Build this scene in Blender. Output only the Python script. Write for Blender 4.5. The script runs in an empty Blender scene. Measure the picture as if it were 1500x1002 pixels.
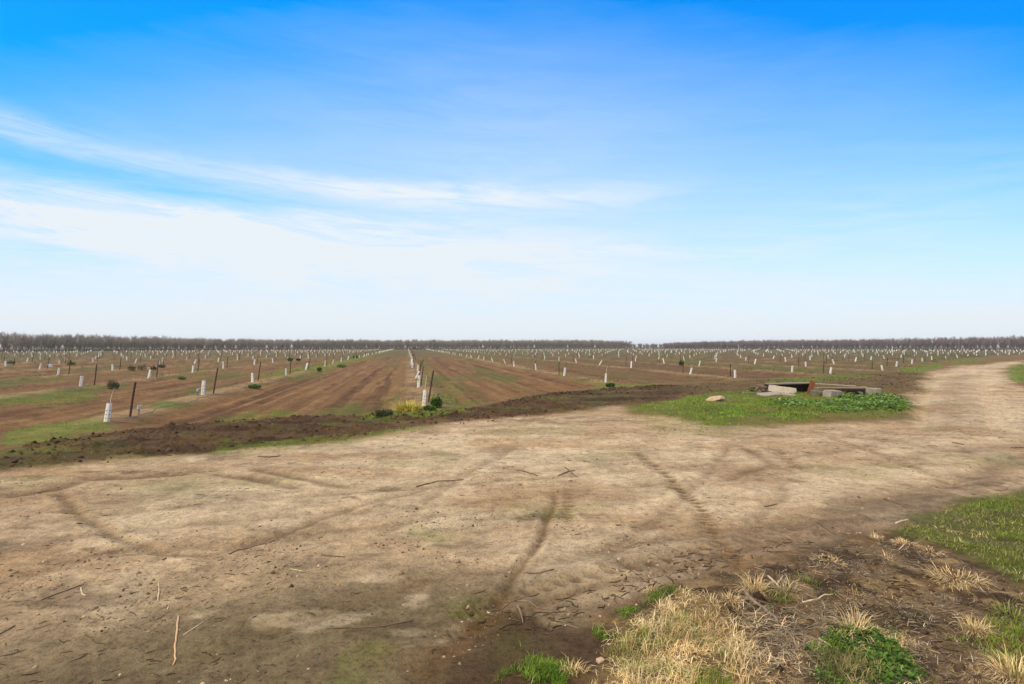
import bpy, bmesh, math, random
import numpy as np
from mathutils import Vector, Matrix

R = math.radians
rng = np.random.default_rng(7)
random.seed(7)
C = bpy.context.scene.collection
scene = bpy.context.scene

# ------------------------------------------------------------------ camera
CAM_H, F, CX, HY = 1.7, 833.0, 750.0, 507.0      # eye height, focal length and horizon measured on the photograph
cam_d = bpy.data.cameras.new('camera')
cam = bpy.data.objects.new('camera', cam_d)
C.objects.link(cam)
cam.location = (0, 0, CAM_H)
cam.rotation_euler = (R(90), 0, 0)
cam_d.sensor_width = 36
cam_d.lens = 36 * F / 1500
cam_d.shift_y = 0.004
cam_d.clip_end = 9000
cam_d.clip_start = 0.05
scene.camera = cam


def G(px, py):
    """a spot of the photograph's flat ground -> metres"""
    d = CAM_H * F / (py - HY)
    return ((px - CX) * d / F, d)


def Gs(l):
    return [G(*p) for p in l]


def W(px, py, d):
    return Vector(((px - CX) * d / F, d, CAM_H - (py - HY) * d / F))


# ------------------------------------------------------------------ noise
def _hash(ix, iy, seed):
    h = (ix.astype(np.int64) * 374761393 + iy.astype(np.int64) * 668265263 + seed * 974711) & 0x7fffffff
    h = ((h ^ (h >> 13)) * 1274126177) & 0x7fffffff
    h = h ^ (h >> 16)
    return (h & 0xffff) / 65535.0


def vnoise(x, y, seed=0):
    ix, iy = np.floor(x), np.floor(y)
    fx, fy = x - ix, y - iy
    fx = fx * fx * fx * (fx * (fx * 6 - 15) + 10)
    fy = fy * fy * fy * (fy * (fy * 6 - 15) + 10)
    a, b = _hash(ix, iy, seed), _hash(ix + 1, iy, seed)
    c, d = _hash(ix, iy + 1, seed), _hash(ix + 1, iy + 1, seed)
    return (a + (b - a) * fx) * (1 - fy) + (c + (d - c) * fx) * fy


def fbm(x, y, scale=1.0, octs=4, seed=0, gain=0.5):
    """-1..1"""
    s, amp, tot = 0, 1.0, 0
    x, y = x * scale, y * scale
    for o in range(octs):
        s = s + amp * (vnoise(x, y, seed + 17 * o) * 2 - 1)
        tot += amp
        amp *= gain
        x, y = (x * 0.8 - y * 0.6) * 2.03 + 3.7, (x * 0.6 + y * 0.8) * 2.03 + 1.3
    return s / tot


def sstep(a, b, x):
    t = np.clip((x - a) / (b - a), 0, 1)
    return t * t * (3 - 2 * t)


def seg_dist(X, Y, pts):
    """distance to a polyline, and the running parameter 0..1 of the nearest spot"""
    best = np.full(X.shape, 1e9)
    par = np.zeros(X.shape)
    n = len(pts) - 1
    for i in range(n):
        (ax, ay), (bx, by) = pts[i], pts[i + 1]
        dx, dy = bx - ax, by - ay
        L = dx * dx + dy * dy + 1e-12
        t = np.clip(((X - ax) * dx + (Y - ay) * dy) / L, 0, 1)
        d = np.hypot(X - ax - t * dx, Y - ay - t * dy)
        m = d < best
        best = np.where(m, d, best)
        par = np.where(m, (i + t) / n, par)
    return best, par


def poly_sd(X, Y, pts):
    """signed distance, positive inside"""
    d, _ = seg_dist(X, Y, list(pts) + [pts[0]])
    ins = np.zeros(X.shape, bool)
    n = len(pts)
    for i in range(n):
        (ax, ay), (bx, by) = pts[i], pts[(i + 1) % n]
        c = (ay > Y) != (by > Y)
        with np.errstate(divide='ignore', invalid='ignore'):
            xi = (bx - ax) * (Y - ay) / (by - ay + 1e-12) + ax
        ins ^= c & (X < xi)
    return np.where(ins, d, -d)


def poly_mask(X, Y, px, soft, amp=0.0, nsc=1.0, seed=0, nz=None):
    sd = poly_sd(X, Y, Gs(px))
    if amp:
        sd = sd + amp * fbm(X, Y, nsc, 4, seed)
    return sstep(-soft, soft, sd)


# ------------------------------------------------------------------ the orchard grid
ANG = R(10.4)
RU = np.array([-math.sin(ANG), math.cos(ANG)])       # along a row
RV = np.array([math.cos(ANG), math.sin(ANG)])        # across the rows
ROWS = [-6.9 - 6.62 * k for k in range(36)][::-1] + [0.475, 9.1, 17.0, 24.6] + [32.3 + 7.75 * k for k in range(40)]
ROWS = np.array(ROWS)
R0 = 36                                              # index of the central row


def row_start(v):
    return np.interp(v, [-60, -20, -13.5, -6.9, .475, 9.1, 17, 24.6, 32.3, 47.5, 62, 100, 300],
                     [-12, 9.5, 12, 14.06, 16.3, 25.5, 27.5, 31, 34.7, 46.7, 58.5, 84, 190])


def uv(X, Y):
    return X * RU[0] + Y * RU[1], X * RV[0] + Y * RV[1]


def xy(u, v):
    return u * RU[0] + v * RV[0], u * RU[1] + v * RV[1]


# ------------------------------------------------------------------ ground zones (photo spots -> metres on the ground)
ROAD = [(-900, 705), (0, 690), (300, 665), (500, 647), (650, 622), (800, 607), (905, 595), (930, 607), (1050, 627), (1200, 622),
        (1325, 613), (1342, 592), (1350, 562), (1362, 546), (1400, 536.5), (1500, 528.5), (1800, 521), (2600, 517), (2600, 521),
        (1800, 527), (1500, 532), (1472, 541), (1476, 556), (1500, 567), (1900, 610), (2300, 690), (1500, 715), (1400, 742),
        (1310, 778), (1200, 805), (1100, 834), (1000, 862), (880, 892), (780, 950), (720, 1010), (660, 1300), (660, 2400),
        (-900, 2400)]
TILL = [(-900, 640), (0, 662), (130, 642), (250, 624), (430, 611), (560, 607), (650, 604), (700, 598), (800, 577), (900, 569),
        (1000, 563), (1090, 557), (1200, 551), (1340, 543), (1362, 546), (1350, 562), (1342, 578), (1290, 578), (1100, 574), (985, 588), (905, 595), (800, 607),
        (650, 622), (500, 647), (300, 665), (0, 690), (-900, 705)]
LAWN = [(925, 597), (985, 589), (1040, 577), (1110, 574), (1200, 574), (1290, 577), (1322, 588), (1336, 604), (1300, 613),
        (1150, 621), (1040, 627), (980, 612), (930, 605)]
VERGE_G = [(1300, 783), (1345, 757), (1410, 738), (1500, 714), (1800, 680), (2000, 760), (1900, 900), (1500, 862), (1440, 835),
           (1385, 805), (1340, 795)]
WEED_FG = [(1185, 1010), (1190, 960), (1215, 925), (1260, 915), (1310, 935), (1350, 975), (1365, 1015), (1300, 1060), (1200, 1050)]
DRY = [(880, 1000), (885, 950), (905, 915), (950, 890), (1000, 872), (1045, 880), (1075, 920), (1105, 970), (1110, 1010), (1080, 1080),
       (900, 1080)]
DARKWET = [(540, 1060), (595, 1000), (640, 955), (690, 920), (740, 905), (820, 915), (900, 940), (885, 990), (860, 1060), (700, 1100)]
LITTER = [(1060, 850), (1180, 812), (1290, 790), (1380, 815), (1500, 870), (1700, 950), (1700, 1200), (1090, 1200), (1110, 980), (1080, 900)]
PALE = [[(40, 775), (150, 735), (300, 705), (560, 668), (760, 650), (1000, 640), (1340, 638), (1520, 612), (1600, 640), (1500, 668), (1250, 730),
         (1040, 765), (900, 745), (700, 770), (480, 765), (230, 790), (60, 800)],
        [(370, 668), (520, 655), (660, 632), (820, 618), (900, 630), (760, 650), (560, 672)],
        [(1340, 640), (1348, 590), (1362, 548), (1410, 537), (1490, 530), (1470, 545), (1480, 570), (1560, 600), (1560, 640)],
        [(720, 800), (860, 770), (1020, 780), (1050, 800), (900, 840), (760, 850)]]
GREEN_SOFT = [  # thin green films on the soil: polygon, strength
    ([(0, 655), (0, 628), (60, 614), (140, 614), (170, 628), (110, 642)], .8),
    ([(300, 667), (330, 655), (420, 645), (520, 637), (640, 622), (640, 628), (520, 650), (400, 662)], .5),
    ([(520, 606), (560, 596), (640, 596), (690, 602), (640, 612), (540, 616)], .7),
    ([(300, 620), (320, 604), (420, 594), (440, 602), (370, 618)], .45),
    ([(40, 588), (60, 574), (140, 570), (150, 580), (80, 592)], .45),
    ([(0, 590), (0, 580), (40, 578), (40, 586)], .5),
    ([(470, 1010), (490, 950), (560, 930), (560, 960), (520, 1010)], .55),
    ([(655, 905), (665, 885), (705, 875), (700, 900)], .75),
    ([(360, 1005), (370, 985), (420, 985), (410, 1010)], .5),
    ([(690, 960), (740, 920), (800, 935), (760, 985)], .25),
    ([(590, 790), (600, 770), (660, 780), (650, 800)], .45),
    ([(740, 760), (760, 740), (880, 735), (890, 755), (800, 762)], .35),
    ([(1170, 690), (1180, 678), (1300, 690), (1290, 702)], .35),
    ([(1311, 545), (1320, 537), (1375, 533.5), (1385, 537), (1340, 546)], 1.0),
    ([(1385, 533), (1400, 528), (1440, 525.5), (1440, 528), (1400, 534)], .9),
    ([(1474, 545), (1480, 535), (1520, 531), (1600, 532), (1700, 560), (1510, 565), (1480, 557)], 1.0),
    ([(1120, 562), (1130, 553), (1260, 549), (1290, 551), (1200, 560)], .75),
    ([(860, 568), (880, 560), (960, 560), (960, 568)], .55),
    ([(360, 548), (440, 535), (560, 515), (566, 516), (470, 545), (400, 552)], .5),
    ([(620, 600), (700, 595), (650, 550), (615, 522), (607, 522), (630, 560)], .18),
    ([(0, 640), (0, 690), (100, 690), (230, 668), (160, 640)], .15),
    ([(925, 610), (990, 600), (1060, 620), (1060, 640), (960, 636)], .4),
    ([(690, 632), (760, 622), (850, 622), (860, 640), (720, 642)], .3),
    ([(0, 700), (60, 690), (110, 690), (60, 712), (0, 720)], .3),
]
TRACKS = [  # polyline, half width in metres, depth, darkness
    ([(80, 712), (110, 752), (180, 793), (240, 811), (335, 816)], .060, .018, .42),
    ([(300, 690), (380, 704), (445, 716)], .10, .020, .45),
    ([(365, 686), (430, 699), (520, 716)], .09, .016, .45),
    ([(600, 1002), (650, 955), (690, 925), (722, 888), (738, 868)], .11, .02, .80),
    ([(715, 898), (745, 862), (775, 815), (798, 778), (809, 748), (811, 716)], .040, .02, .62),
    ([(832, 765), (829, 745), (831, 718)], .075, .022, .60),
    ([(806, 765), (810, 745), (812, 718)], .075, .022, .55),
    ([(925, 655), (985, 705), (1030, 750), (1060, 800), (1092, 848)], .075, .025, .85),
    ([(0, 772), (180, 752), (420, 728), (640, 712), (900, 690), (1180, 668), (1350, 640)], .10, .012, .26),
    ([(0, 800), (160, 782), (420, 756), (660, 738), (900, 714), (1200, 690), (1420, 655)], .09, .012, .22),
    ([(880, 820), (950, 770), (1010, 720), (1050, 680), (1075, 645)], .08, .014, .30),
    ([(540, 800), (620, 740), (690, 690), (760, 650)], .09, .014, .28),
    ([(220, 1000), (420, 910), (640, 850), (880, 805), (1120, 770), (1330, 722), (1520, 672)], .11, .014, .28),
    ([(1100, 805), (1120, 745), (1160, 715)], .08, .015, .35),
    ([(1135, 655), (1165, 682), (1110, 700)], .16, .022, .5),
    ([(1090, 655), (1130, 682), (1060, 705)], .12, .016, .5),
    ([(1210, 640), (1300, 668), (1380, 700), (1420, 720)], .10, .015, .35),
    ([(640, 905), (720, 882), (850, 848), (1000, 812), (1100, 790), (1180, 768)], .07, .022, .6),
    ([(640, 935), (780, 885), (900, 852), (1050, 815), (1200, 785)], .06, .018, .4),
    ([(0, 855), (130, 812), (330, 800), (560, 770), (700, 740)], .10, .012, .3),
    ([(330, 805), (400, 788), (520, 742), (640, 712)], .07, .018, .4),
    ([(0, 728), (70, 716), (130, 700), (320, 690)], .16, .03, .6),
    ([(1352, 640), (1350, 590), (1362, 556), (1408, 538)], .22, .03, -.12),
    ([(1460, 640), (1448, 590), (1440, 556), (1475, 534)], .22, .03, -.12),
    ([(1395, 640), (1400, 590), (1402, 558), (1440, 538)], .55, -.01, .25),
    ([(1000, 800), (1150, 770), (1300, 735), (1450, 690), (1560, 650)], .18, .01, .3),
    ([(1260, 640), (1400, 660), (1560, 640)], .3, .015, .28),
]
TRK_W = [(Gs(t[0]), t[1], t[2], t[3]) for t in TRACKS]
RIDGES = [  # thrown-up soil edges on the tilled strip
    ([(0, 664), (110, 645), (250, 626), (340, 616), (430, 612), (500, 609)], .14, .10),
    ([(520, 613), (600, 612), (660, 604), (720, 597), (800, 580), (900, 571), (1000, 565)], .20, .12),
    ([(0, 690), (120, 676), (300, 655), (440, 645)], .12, .06),
    ([(640, 624), (760, 608), (860, 597)], .16, .05),
    ([(930, 611), (1000, 613), (1060, 625)], .10, .06),
    ([(1010, 604), (1060, 609), (1130, 616)], .10, .05),
]
RDG_W = [(Gs(t[0]), t[1], t[2]) for t in RIDGES]


def zones(X, Y):
    """all masks at ground points"""
    X = np.asarray(X, float)
    Y = np.asarray(Y, float)
    Z = {}
    wob = fbm(X, Y, .55, 5, 3)
    d = np.hypot(X, Y)
    soft = .12 + d * .012
    sd = poly_sd(X, Y, Gs(ROAD)) + wob * (.18 + .018 * d)
    Z['road'] = sstep(-soft, soft, sd)
    sd = poly_sd(X, Y, Gs(TILL)) + fbm(X, Y, .9, 4, 5) * (.10 + .014 * d)
    Z['till'] = sstep(-2.2 * soft, 2.2 * soft, sd) * (1 - Z['road'])
    u, v = uv(X, Y)
    k = np.clip(np.searchsorted(ROWS, v), 1, len(ROWS) - 1)
    dv = np.minimum(np.abs(v - ROWS[k - 1]), np.abs(v - ROWS[k]))
    us = row_start(v)
    fld = sstep(-2.5, .3, u - us + 1.2 * fbm(X, Y, .4, 3, 8)) * (1 - Z['road'])
    fld = fld * sstep(1.5, 6, Y)
    Z['field'] = fld * (1 - .8 * Z['till'])
    Z['dv'], Z['u'], Z['v'] = dv, u, v
    Z['berm'] = np.exp(-(dv / .55) ** 2) * Z['field']
    Z['lawn'] = poly_mask(X, Y, LAWN, .35, .6, .9, 11)
    Z['vergeg'] = poly_mask(X, Y, VERGE_G, .12, .22, 2.2, 12)
    Z['weed'] = poly_mask(X, Y, WEED_FG, .06, .12, 4, 13)
    Z['dry'] = poly_mask(X, Y, DRY, .06, .12, 4, 14)
    Z['wet'] = poly_mask(X, Y, DARKWET, .12, .2, 2.5, 15)
    Z['lit'] = poly_mask(X, Y, LITTER, .2, .3, 2, 16)
    Z['verge'] = (1 - Z['road']) * (1 - fld) * (1 - Z['till']) * sstep(12, 9, d) * (X > -1)
    pale = np.zeros(X.shape)
    for i, p in enumerate(PALE):
        pale = np.maximum(pale, poly_mask(X, Y, p, .55, .9, .7, 20 + i))
    Z['pale'] = pale
    gs = np.zeros(X.shape)
    for i, (p, s) in enumerate(GREEN_SOFT):
        gs = np.maximum(gs, s * poly_mask(X, Y, p, .12 + .0, .25, 1.7, 40 + i))
    Z['gsoft'] = gs
    t_d = np.zeros(X.shape)
    t_h = np.zeros(X.shape)
    near = d < 45
    Xn, Yn = X[near], Y[near]
    wx = Xn + .05 * fbm(Xn, Yn, 1.6, 3, 61)
    wy = Yn + .05 * fbm(Xn, Yn, 1.6, 3, 62)
    br = .85 + .45 * fbm(Xn, Yn, 2.6, 3, 63)
    a, b = np.zeros(Xn.shape), np.zeros(Xn.shape)
    for pts, w, dep, dk in TRK_W:
        q, par = seg_dist(wx, wy, pts)
        core = np.exp(-(q / w) ** 2) * np.clip(br, 0, 1)
        if .0215 < dep < .0255:                      # lug prints
            ln_t = sum(math.hypot(pts[k + 1][0] - pts[k][0], pts[k + 1][1] - pts[k][1]) for k in range(len(pts) - 1))
            core = core * (.62 + .38 * np.sin(par * ln_t * 2 * math.pi / .13))
        rim = np.exp(-((q - 1.9 * w) / (.7 * w)) ** 2)
        end = sstep(0, .08, par) * sstep(1, .9, par)
        a = np.where(np.abs(core * dk) > np.abs(a), core * dk * (.35 + .65 * end), a)
        b = b + (-core * dep + rim * dep * .45) * end
    t_d[near], t_h[near] = a, b
    Z['trk'], Z['trkh'] = t_d, t_h
    rd = np.zeros(X.shape)
    c = np.zeros(Xn.shape)
    for pts, w, h in RDG_W:
        q, par = seg_dist(wx, wy, pts)
        c = np.maximum(c, np.exp(-(q / (1.7 * w)) ** 2) * h * .40 * (.45 + .9 * np.clip(fbm(Xn, Yn, 1.2, 3, 66) + .4, 0, 1)) * sstep(0, .05, par) * sstep(1, .95, par))
    rd[near] = c
    Z['ridge'] = rd
    return Z


def height(X, Y, Z=None):
    X = np.asarray(X, float)
    Y = np.asarray(Y, float)
    if Z is None:
        Z = zones(X, Y)
    d = np.hypot(X, Y)
    far = 1 / (1 + (d / 60) ** 2)
    h = .020 * fbm(X, Y, .35, 3, 70)
    h = h + Z['road'] * (.012 * fbm(X, Y, 1.7, 4, 71) + .006 * fbm(X, Y, 9, 3, 72)) + Z['trkh']
    clod = fbm(X, Y, 4.5, 4, 73, .6)
    h = h + Z['till'] * (.060 * np.abs(clod) + .03 * clod + .03 * fbm(X, Y, 1.5, 3, 74)) * (far + .2)
    h = h + Z['ridge'] * (.65 + .9 * clod + .5 * fbm(X, Y, 9, 3, 81))
    al = Z['field'] * (1 - np.exp(-(Z['dv'] / .85) ** 4))
    fur = .022 * np.sin(Z['v'] * 2 * math.pi / .62 + 1.3 * fbm(X, Y, .25, 2, 75))
    h = h + al * (-.10 + fur * far + .022 * far * fbm(X, Y, 2.2, 4, 76))
    h = h + Z['berm'] * (.035 * fbm(X, Y, 1.3, 3, 77) + .02) * (far + .15)
    h = h + Z['lawn'] * (.05 + .05 * fbm(X, Y, .9, 3, 78))
    vg = np.maximum(Z['verge'], np.maximum(Z['lit'], Z['dry']))
    h = h + vg * (.015 + .022 * fbm(X, Y, 3.0, 4, 79) + .012 * np.abs(fbm(X, Y, 11, 3, 80))) * sstep(14, 10, d)
    h = h + Z['dry'] * .02 + Z['weed'] * .01
    return h


def mixc(c, col, f):
    f = np.clip(f, 0, 1)[..., None]
    return c * (1 - f) + np.array(col) * f


def soil_colour(X, Y, Z):
    """the bare albedo of the soil (what kind of earth, straw or plant film lies where)"""
    d = np.hypot(X, Y)
    n1 = fbm(X, Y, .32, 5, 101)
    n2 = fbm(X, Y, 1.1, 5, 102)
    n3 = fbm(X, Y, 4.0, 4, 103)
    n4 = fbm(X * .6, Y, .8, 5, 104, .6)
    u, v = Z['u'], Z['v']
    # open headland: olive brown
    c = np.ones(X.shape + (3,)) * np.array([.135, .088, .046])
    c = mixc(c, (.105, .100, .038), sstep(-.1, .6, n1 + .4 * n2))
    # orchard alleys: loose brown soil, streaked along the rows
    st = fbm(u * .035, v * 1.9, 1.0, 4, 105)
    st2 = fbm(u * .25, v * 3.5, 1.0, 3, 106)
    al = np.ones(c.shape) * np.array([.150, .084, .040])
    al = mixc(al, (.088, .046, .022), sstep(-.05, .5, st + .5 * n2))
    al = mixc(al, (.075, .042, .021), sstep(.12, .4, fbm(u * .02, v * 4.5, 1.0, 3, 128)) * .6 / (1 + (d / 70) ** 2))
    al = mixc(al, (.215, .132, .068), sstep(.1, .6, st2 + .45 * n4) * .7)
    wet = sstep(8, 16, v) * .55
    al = mixc(al, (.088, .058, .028), wet * (.8 + .5 * n1))
    gr = sstep(.05, .5, fbm(u * .12, v * .55, 1.0, 4, 107) + .35 * n3 + .10 * (v > 9) + .06 * (v < -13) + .25 * sstep(60, 140, d) - .10)
    al = mixc(al, (.080, .092, .022), gr * .85)
    al = mixc(al, (.078, .074, .030), sstep(45, 150, d) * .6)
    al = al * np.array([.93, 1.0, 1.06])
    c = c * (1 - Z['field'][..., None]) + al * Z['field'][..., None]
    bm = np.ones(c.shape) * np.array([.235, .172, .110])
    bm = mixc(bm, (.115, .085, .058), sstep(-.1, .4, n2 + .4 * n3))
    bm = mixc(bm, (.090, .120, .026), sstep(.0, .45, fbm(u, v * 2, .5, 4, 108) + .12 * (v < -10) - .1))
    bf = (np.clip(Z['berm'] * 1.3, 0, 1) * (.9 - .5 * sstep(40, 150, d)))[..., None]
    c = c * (1 - bf) + bm * bf
    # freshly tilled dark strip
    tl = np.ones(c.shape) * np.array([.072, .042, .022])
    tl = mixc(tl, (.038, .021, .012), sstep(-.1, .4, fbm(X * .45, Y * 1.4, 1.6, 5, 123, .6)))
    tl = mixc(tl, (.120, .076, .042), sstep(.12, .5, n4 + .3 * n3) * .8)
    tl = mixc(tl, (.070, .092, .018), sstep(.15, .5, fbm(X * .5, Y, 1.3, 4, 124)) * .6)
    tl = tl * np.array([.98, 1.10, 1.08])
    right = sstep(5.5, 9, X)
    tl = mixc(tl, (.110, .082, .040), right * .75)
    c = c * (1 - Z['till'][..., None]) + tl * Z['till'][..., None]
    c = mixc(c, (.050, .030, .017), np.clip(Z['ridge'] * 20, 0, .75))
    # road
    rd = np.ones(c.shape) * np.array([.335, .240, .148])
    rd = mixc(rd, (.225, .155, .090), sstep(0, .5, n1 * .6 + n2 * .6) * .85)
    rd = mixc(rd, (.425, .328, .218), Z['pale'] * (.82 + .5 * n2))
    rd = mixc(rd, (.300, .188, .100), sstep(.1, .5, fbm(X * .5, Y, .9, 4, 109)) * .6)
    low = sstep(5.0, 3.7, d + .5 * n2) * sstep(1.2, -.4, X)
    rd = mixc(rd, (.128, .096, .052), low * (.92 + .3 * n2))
    rd = mixc(rd, (.115, .080, .050), sstep(.08, .42, fbm(X * .5, Y, 1.9, 5, 110, .65)) * .55 * (1 - .5 * Z['pale']))
    rd = mixc(rd, (.50, .39, .26), sstep(.15, .5, fbm(X * .6, Y, 3.1, 4, 125, .6)) * .40)
    rd = mixc(rd, (.085, .055, .032), sstep(.32, .56, fbm(X * .45, Y, 3.4, 5, 126, .65) + .25 * n1 - .10 * Z['pale']) * .55)
    rd = mixc(rd, (.20, .105, .050), sstep(.25, .6, fbm(X * .5, Y, .8, 4, 127)) * .4)
    edge = sstep(.9, .2, -poly_sd(X, Y, Gs([(1000, 850), (1100, 818), (1200, 790), (1310, 762), (1400, 735), (1400, 742), (1300, 780), (1200, 805), (1100, 834), (1000, 862)])))
    rd = mixc(rd, (.140, .100, .066), edge * (.55 + .5 * n2) * (X > .8))
    rd = mixc(rd, (.150, .155, .060), sstep(.25, .7, fbm(X, Y, .7, 5, 111)) * .45)
    rd = rd * np.array([.95, 1.07, 1.36])
    c = c * (1 - Z['road'][..., None]) + rd * Z['road'][..., None]
    # verge: dark litter soil
    vg = np.ones(c.shape) * np.array([.110, .078, .048])
    vg = mixc(vg, (.045, .031, .020), sstep(-.15, .35, n3 + .5 * n2))
    vg = mixc(vg, (.190, .145, .090), sstep(.1, .6, fbm(X, Y, 7, 4, 112)))
    vf = np.maximum(Z['verge'], Z['lit'] * .9)
    c = c * (1 - vf[..., None]) + vg * vf[..., None]
    c = mixc(c, (.062, .043, .028), Z['wet'] * (1.05 + .4 * n3))
    c = mixc(c, (.100, .066, .038), np.clip(Z['trk'] * 1.5, 0, .9))
    c = mixc(c, (.45, .34, .22), np.clip(-Z['trk'], 0, 1))
    c = mixc(c, (.240, .190, .095), Z['dry'] * .3)
    # plant films
    c = mixc(c, (.095, .165, .020), np.clip(Z['gsoft'] * (.70 + .8 * n3), 0, .85) * (1 - .45 * Z['road']))
    lawn = Z['lawn']
    c = mixc(c, (.085, .120, .022), lawn * np.clip(.75 + .7 * n2, 0, 1))
    c = mixc(c, (.070, .085, .022), Z['vergeg'] * .8)
    c = mixc(c, (.040, .070, .015), Z['weed'] * .7)
    c = c * (1 + .10 * fbm(X, Y, 8, 3, 121) + .10 * fbm(X, Y, 20, 2, 122))[..., None]
    return np.clip(c * np.array([1.19, 1.06, .78]), .01, .9)


# ------------------------------------------------------------------ object helpers
def tag(o, label=None, cat=None, group=None, kind=None):
    if label:
        o['label'] = label
    if cat:
        o['category'] = cat
    if group:
        o['group'] = group
    if kind:
        o['kind'] = kind
    return o


def np_mesh(name, V, Fc, mat=None, col=None, smooth=False, normals=None, attr='tint'):
    """Fc: (M,3) or (M,4) array"""
    V = np.ascontiguousarray(V, np.float32)
    Fc = np.ascontiguousarray(Fc, np.int32)
    m = bpy.data.meshes.new(name)
    k = Fc.shape[1]
    m.vertices.add(len(V))
    m.vertices.foreach_set('co', V.ravel())
    m.loops.add(Fc.size)
    m.loops.foreach_set('vertex_index', Fc.ravel())
    m.polygons.add(len(Fc))
    m.polygons.foreach_set('loop_start', np.arange(0, Fc.size, k, dtype=np.int32))
    if smooth:
        m.polygons.foreach_set('use_smooth', np.ones(len(Fc), bool))
    m.update(calc_edges=True)
    if col is not None:
        a = m.attributes.new(attr, 'FLOAT_COLOR', 'POINT')
        a.data.foreach_set('color', np.concatenate([col, np.ones((len(col), 1))], 1).astype(np.float32).ravel())
    if normals is not None:
        m.normals_split_custom_set_from_vertices(normals.tolist())
    if mat:
        m.materials.append(mat)
    return m


def link(name, mesh, parent=None):
    o = bpy.data.objects.new(name, mesh)
    C.objects.link(o)
    if parent is not None:
        o.parent = parent
    return o


def empty(name, loc, label, cat, group=None):
    o = bpy.data.objects.new(name, None)
    o.empty_display_size = .2
    C.objects.link(o)
    o.location = loc
    return tag(o, label, cat, group)


# ------------------------------------------------------------------ materials
def new_mat(name):
    m = bpy.data.materials.new(name)
    m.use_nodes = True
    nt = m.node_tree
    return m, nt, nt.nodes, nt.links, nt.nodes['Principled BSDF']


def noise_node(nt, scale, detail=6, rough=.6, vec=None):
    n = nt.nodes.new('ShaderNodeTexNoise')
    n.inputs['Scale'].default_value = scale
    n.inputs['Detail'].default_value = detail
    n.inputs['Roughness'].default_value = rough
    if vec is not None:
        nt.links.new(vec, n.inputs['Vector'])
    return n


def ramp(nt, fac, stops):
    r = nt.nodes.new('ShaderNodeValToRGB')
    nt.links.new(fac, r.inputs['Fac'])
    e = r.color_ramp.elements
    while len(e) < len(stops):
        e.new(.5)
    for i, (p, c) in enumerate(stops):
        e[i].position = p
        e[i].color = (c, c, c, 1) if isinstance(c, (int, float)) else (*c, 1)
    return r


def mixrgb(nt, mode, fac, a, b):
    m = nt.nodes.new('ShaderNodeMix')
    m.data_type = 'RGBA'
    m.blend_type = mode
    for s, val in ((0, fac), (6, a), (7, b)):
        if hasattr(val, 'is_output') or isinstance(val, bpy.types.NodeSocket):
            nt.links.new(val, m.inputs[s])
        elif isinstance(val, (int, float)):
            m.inputs[s].default_value = val
        else:
            m.inputs[s].default_value = (*val, 1)
    return m.outputs[2]


def soil_mat():
    m, nt, ns, ln, bs = new_mat('soil')
    at = ns.new('ShaderNodeAttribute')
    at.attribute_name = 'soil'
    tc = ns.new('ShaderNodeTexCoord')
    v = tc.outputs['Object']
    a = noise_node(nt, 9, 8, .68, v)
    b = noise_node(nt, 38, 6, .7, v)
    c = noise_node(nt, 2.1, 7, .65, v)
    ra = ramp(nt, a.outputs['Fac'], [(.30, .66), (.5, 1.0), (.70, 1.22)])
    rb = ramp(nt, b.outputs['Fac'], [(.32, .48), (.46, 1.0), (.68, 1.20)])
    rc = ramp(nt, c.outputs['Fac'], [(.30, .74), (.5, 1.0), (.72, 1.16)])
    x = mixrgb(nt, 'MULTIPLY', 1.0, at.outputs['Color'], ra.outputs['Color'])
    x = mixrgb(nt, 'MULTIPLY', 1.0, x, rb.outputs['Color'])
    x = mixrgb(nt, 'MULTIPLY', 1.0, x, rc.outputs['Color'])
    # pebbles and bits
    vo = ns.new('ShaderNodeTexVoronoi')
    vo.inputs['Scale'].default_value = 26
    ln.new(v, vo.inputs['Vector'])
    rv = ramp(nt, vo.outputs['Distance'], [(.06, 1.0), (.12, 0.0)])
    sel = ramp(nt, vo.outputs['Color'], [(.72, 0.0), (.74, 1.0)])
    pb = mixrgb(nt, 'MULTIPLY', 1.0, rv.outputs['Color'], sel.outputs['Color'])
    x = mixrgb(nt, 'MIX', pb, x, mixrgb(nt, 'MULTIPLY', 1.0, x, (.45, .42, .40)))
    ln.new(x, bs.inputs['Base Color'])
    bs.inputs['Roughness'].default_value = .95
    bs.inputs['Specular IOR Level'].default_value = .12
    add = ns.new('ShaderNodeMath')
    add.operation = 'MULTIPLY_ADD'
    add.inputs[1].default_value = .45
    ln.new(b.outputs['Fac'], add.inputs[0])
    ln.new(a.outputs['Fac'], add.inputs[2])
    bp = ns.new('ShaderNodeBump')
    bp.inputs['Strength'].default_value = .85
    bp.inputs['Distance'].default_value = .05
    ln.new(add.outputs[0], bp.inputs['Height'])
    ln.new(bp.outputs['Normal'], bs.inputs['Normal'])
    return m


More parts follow.
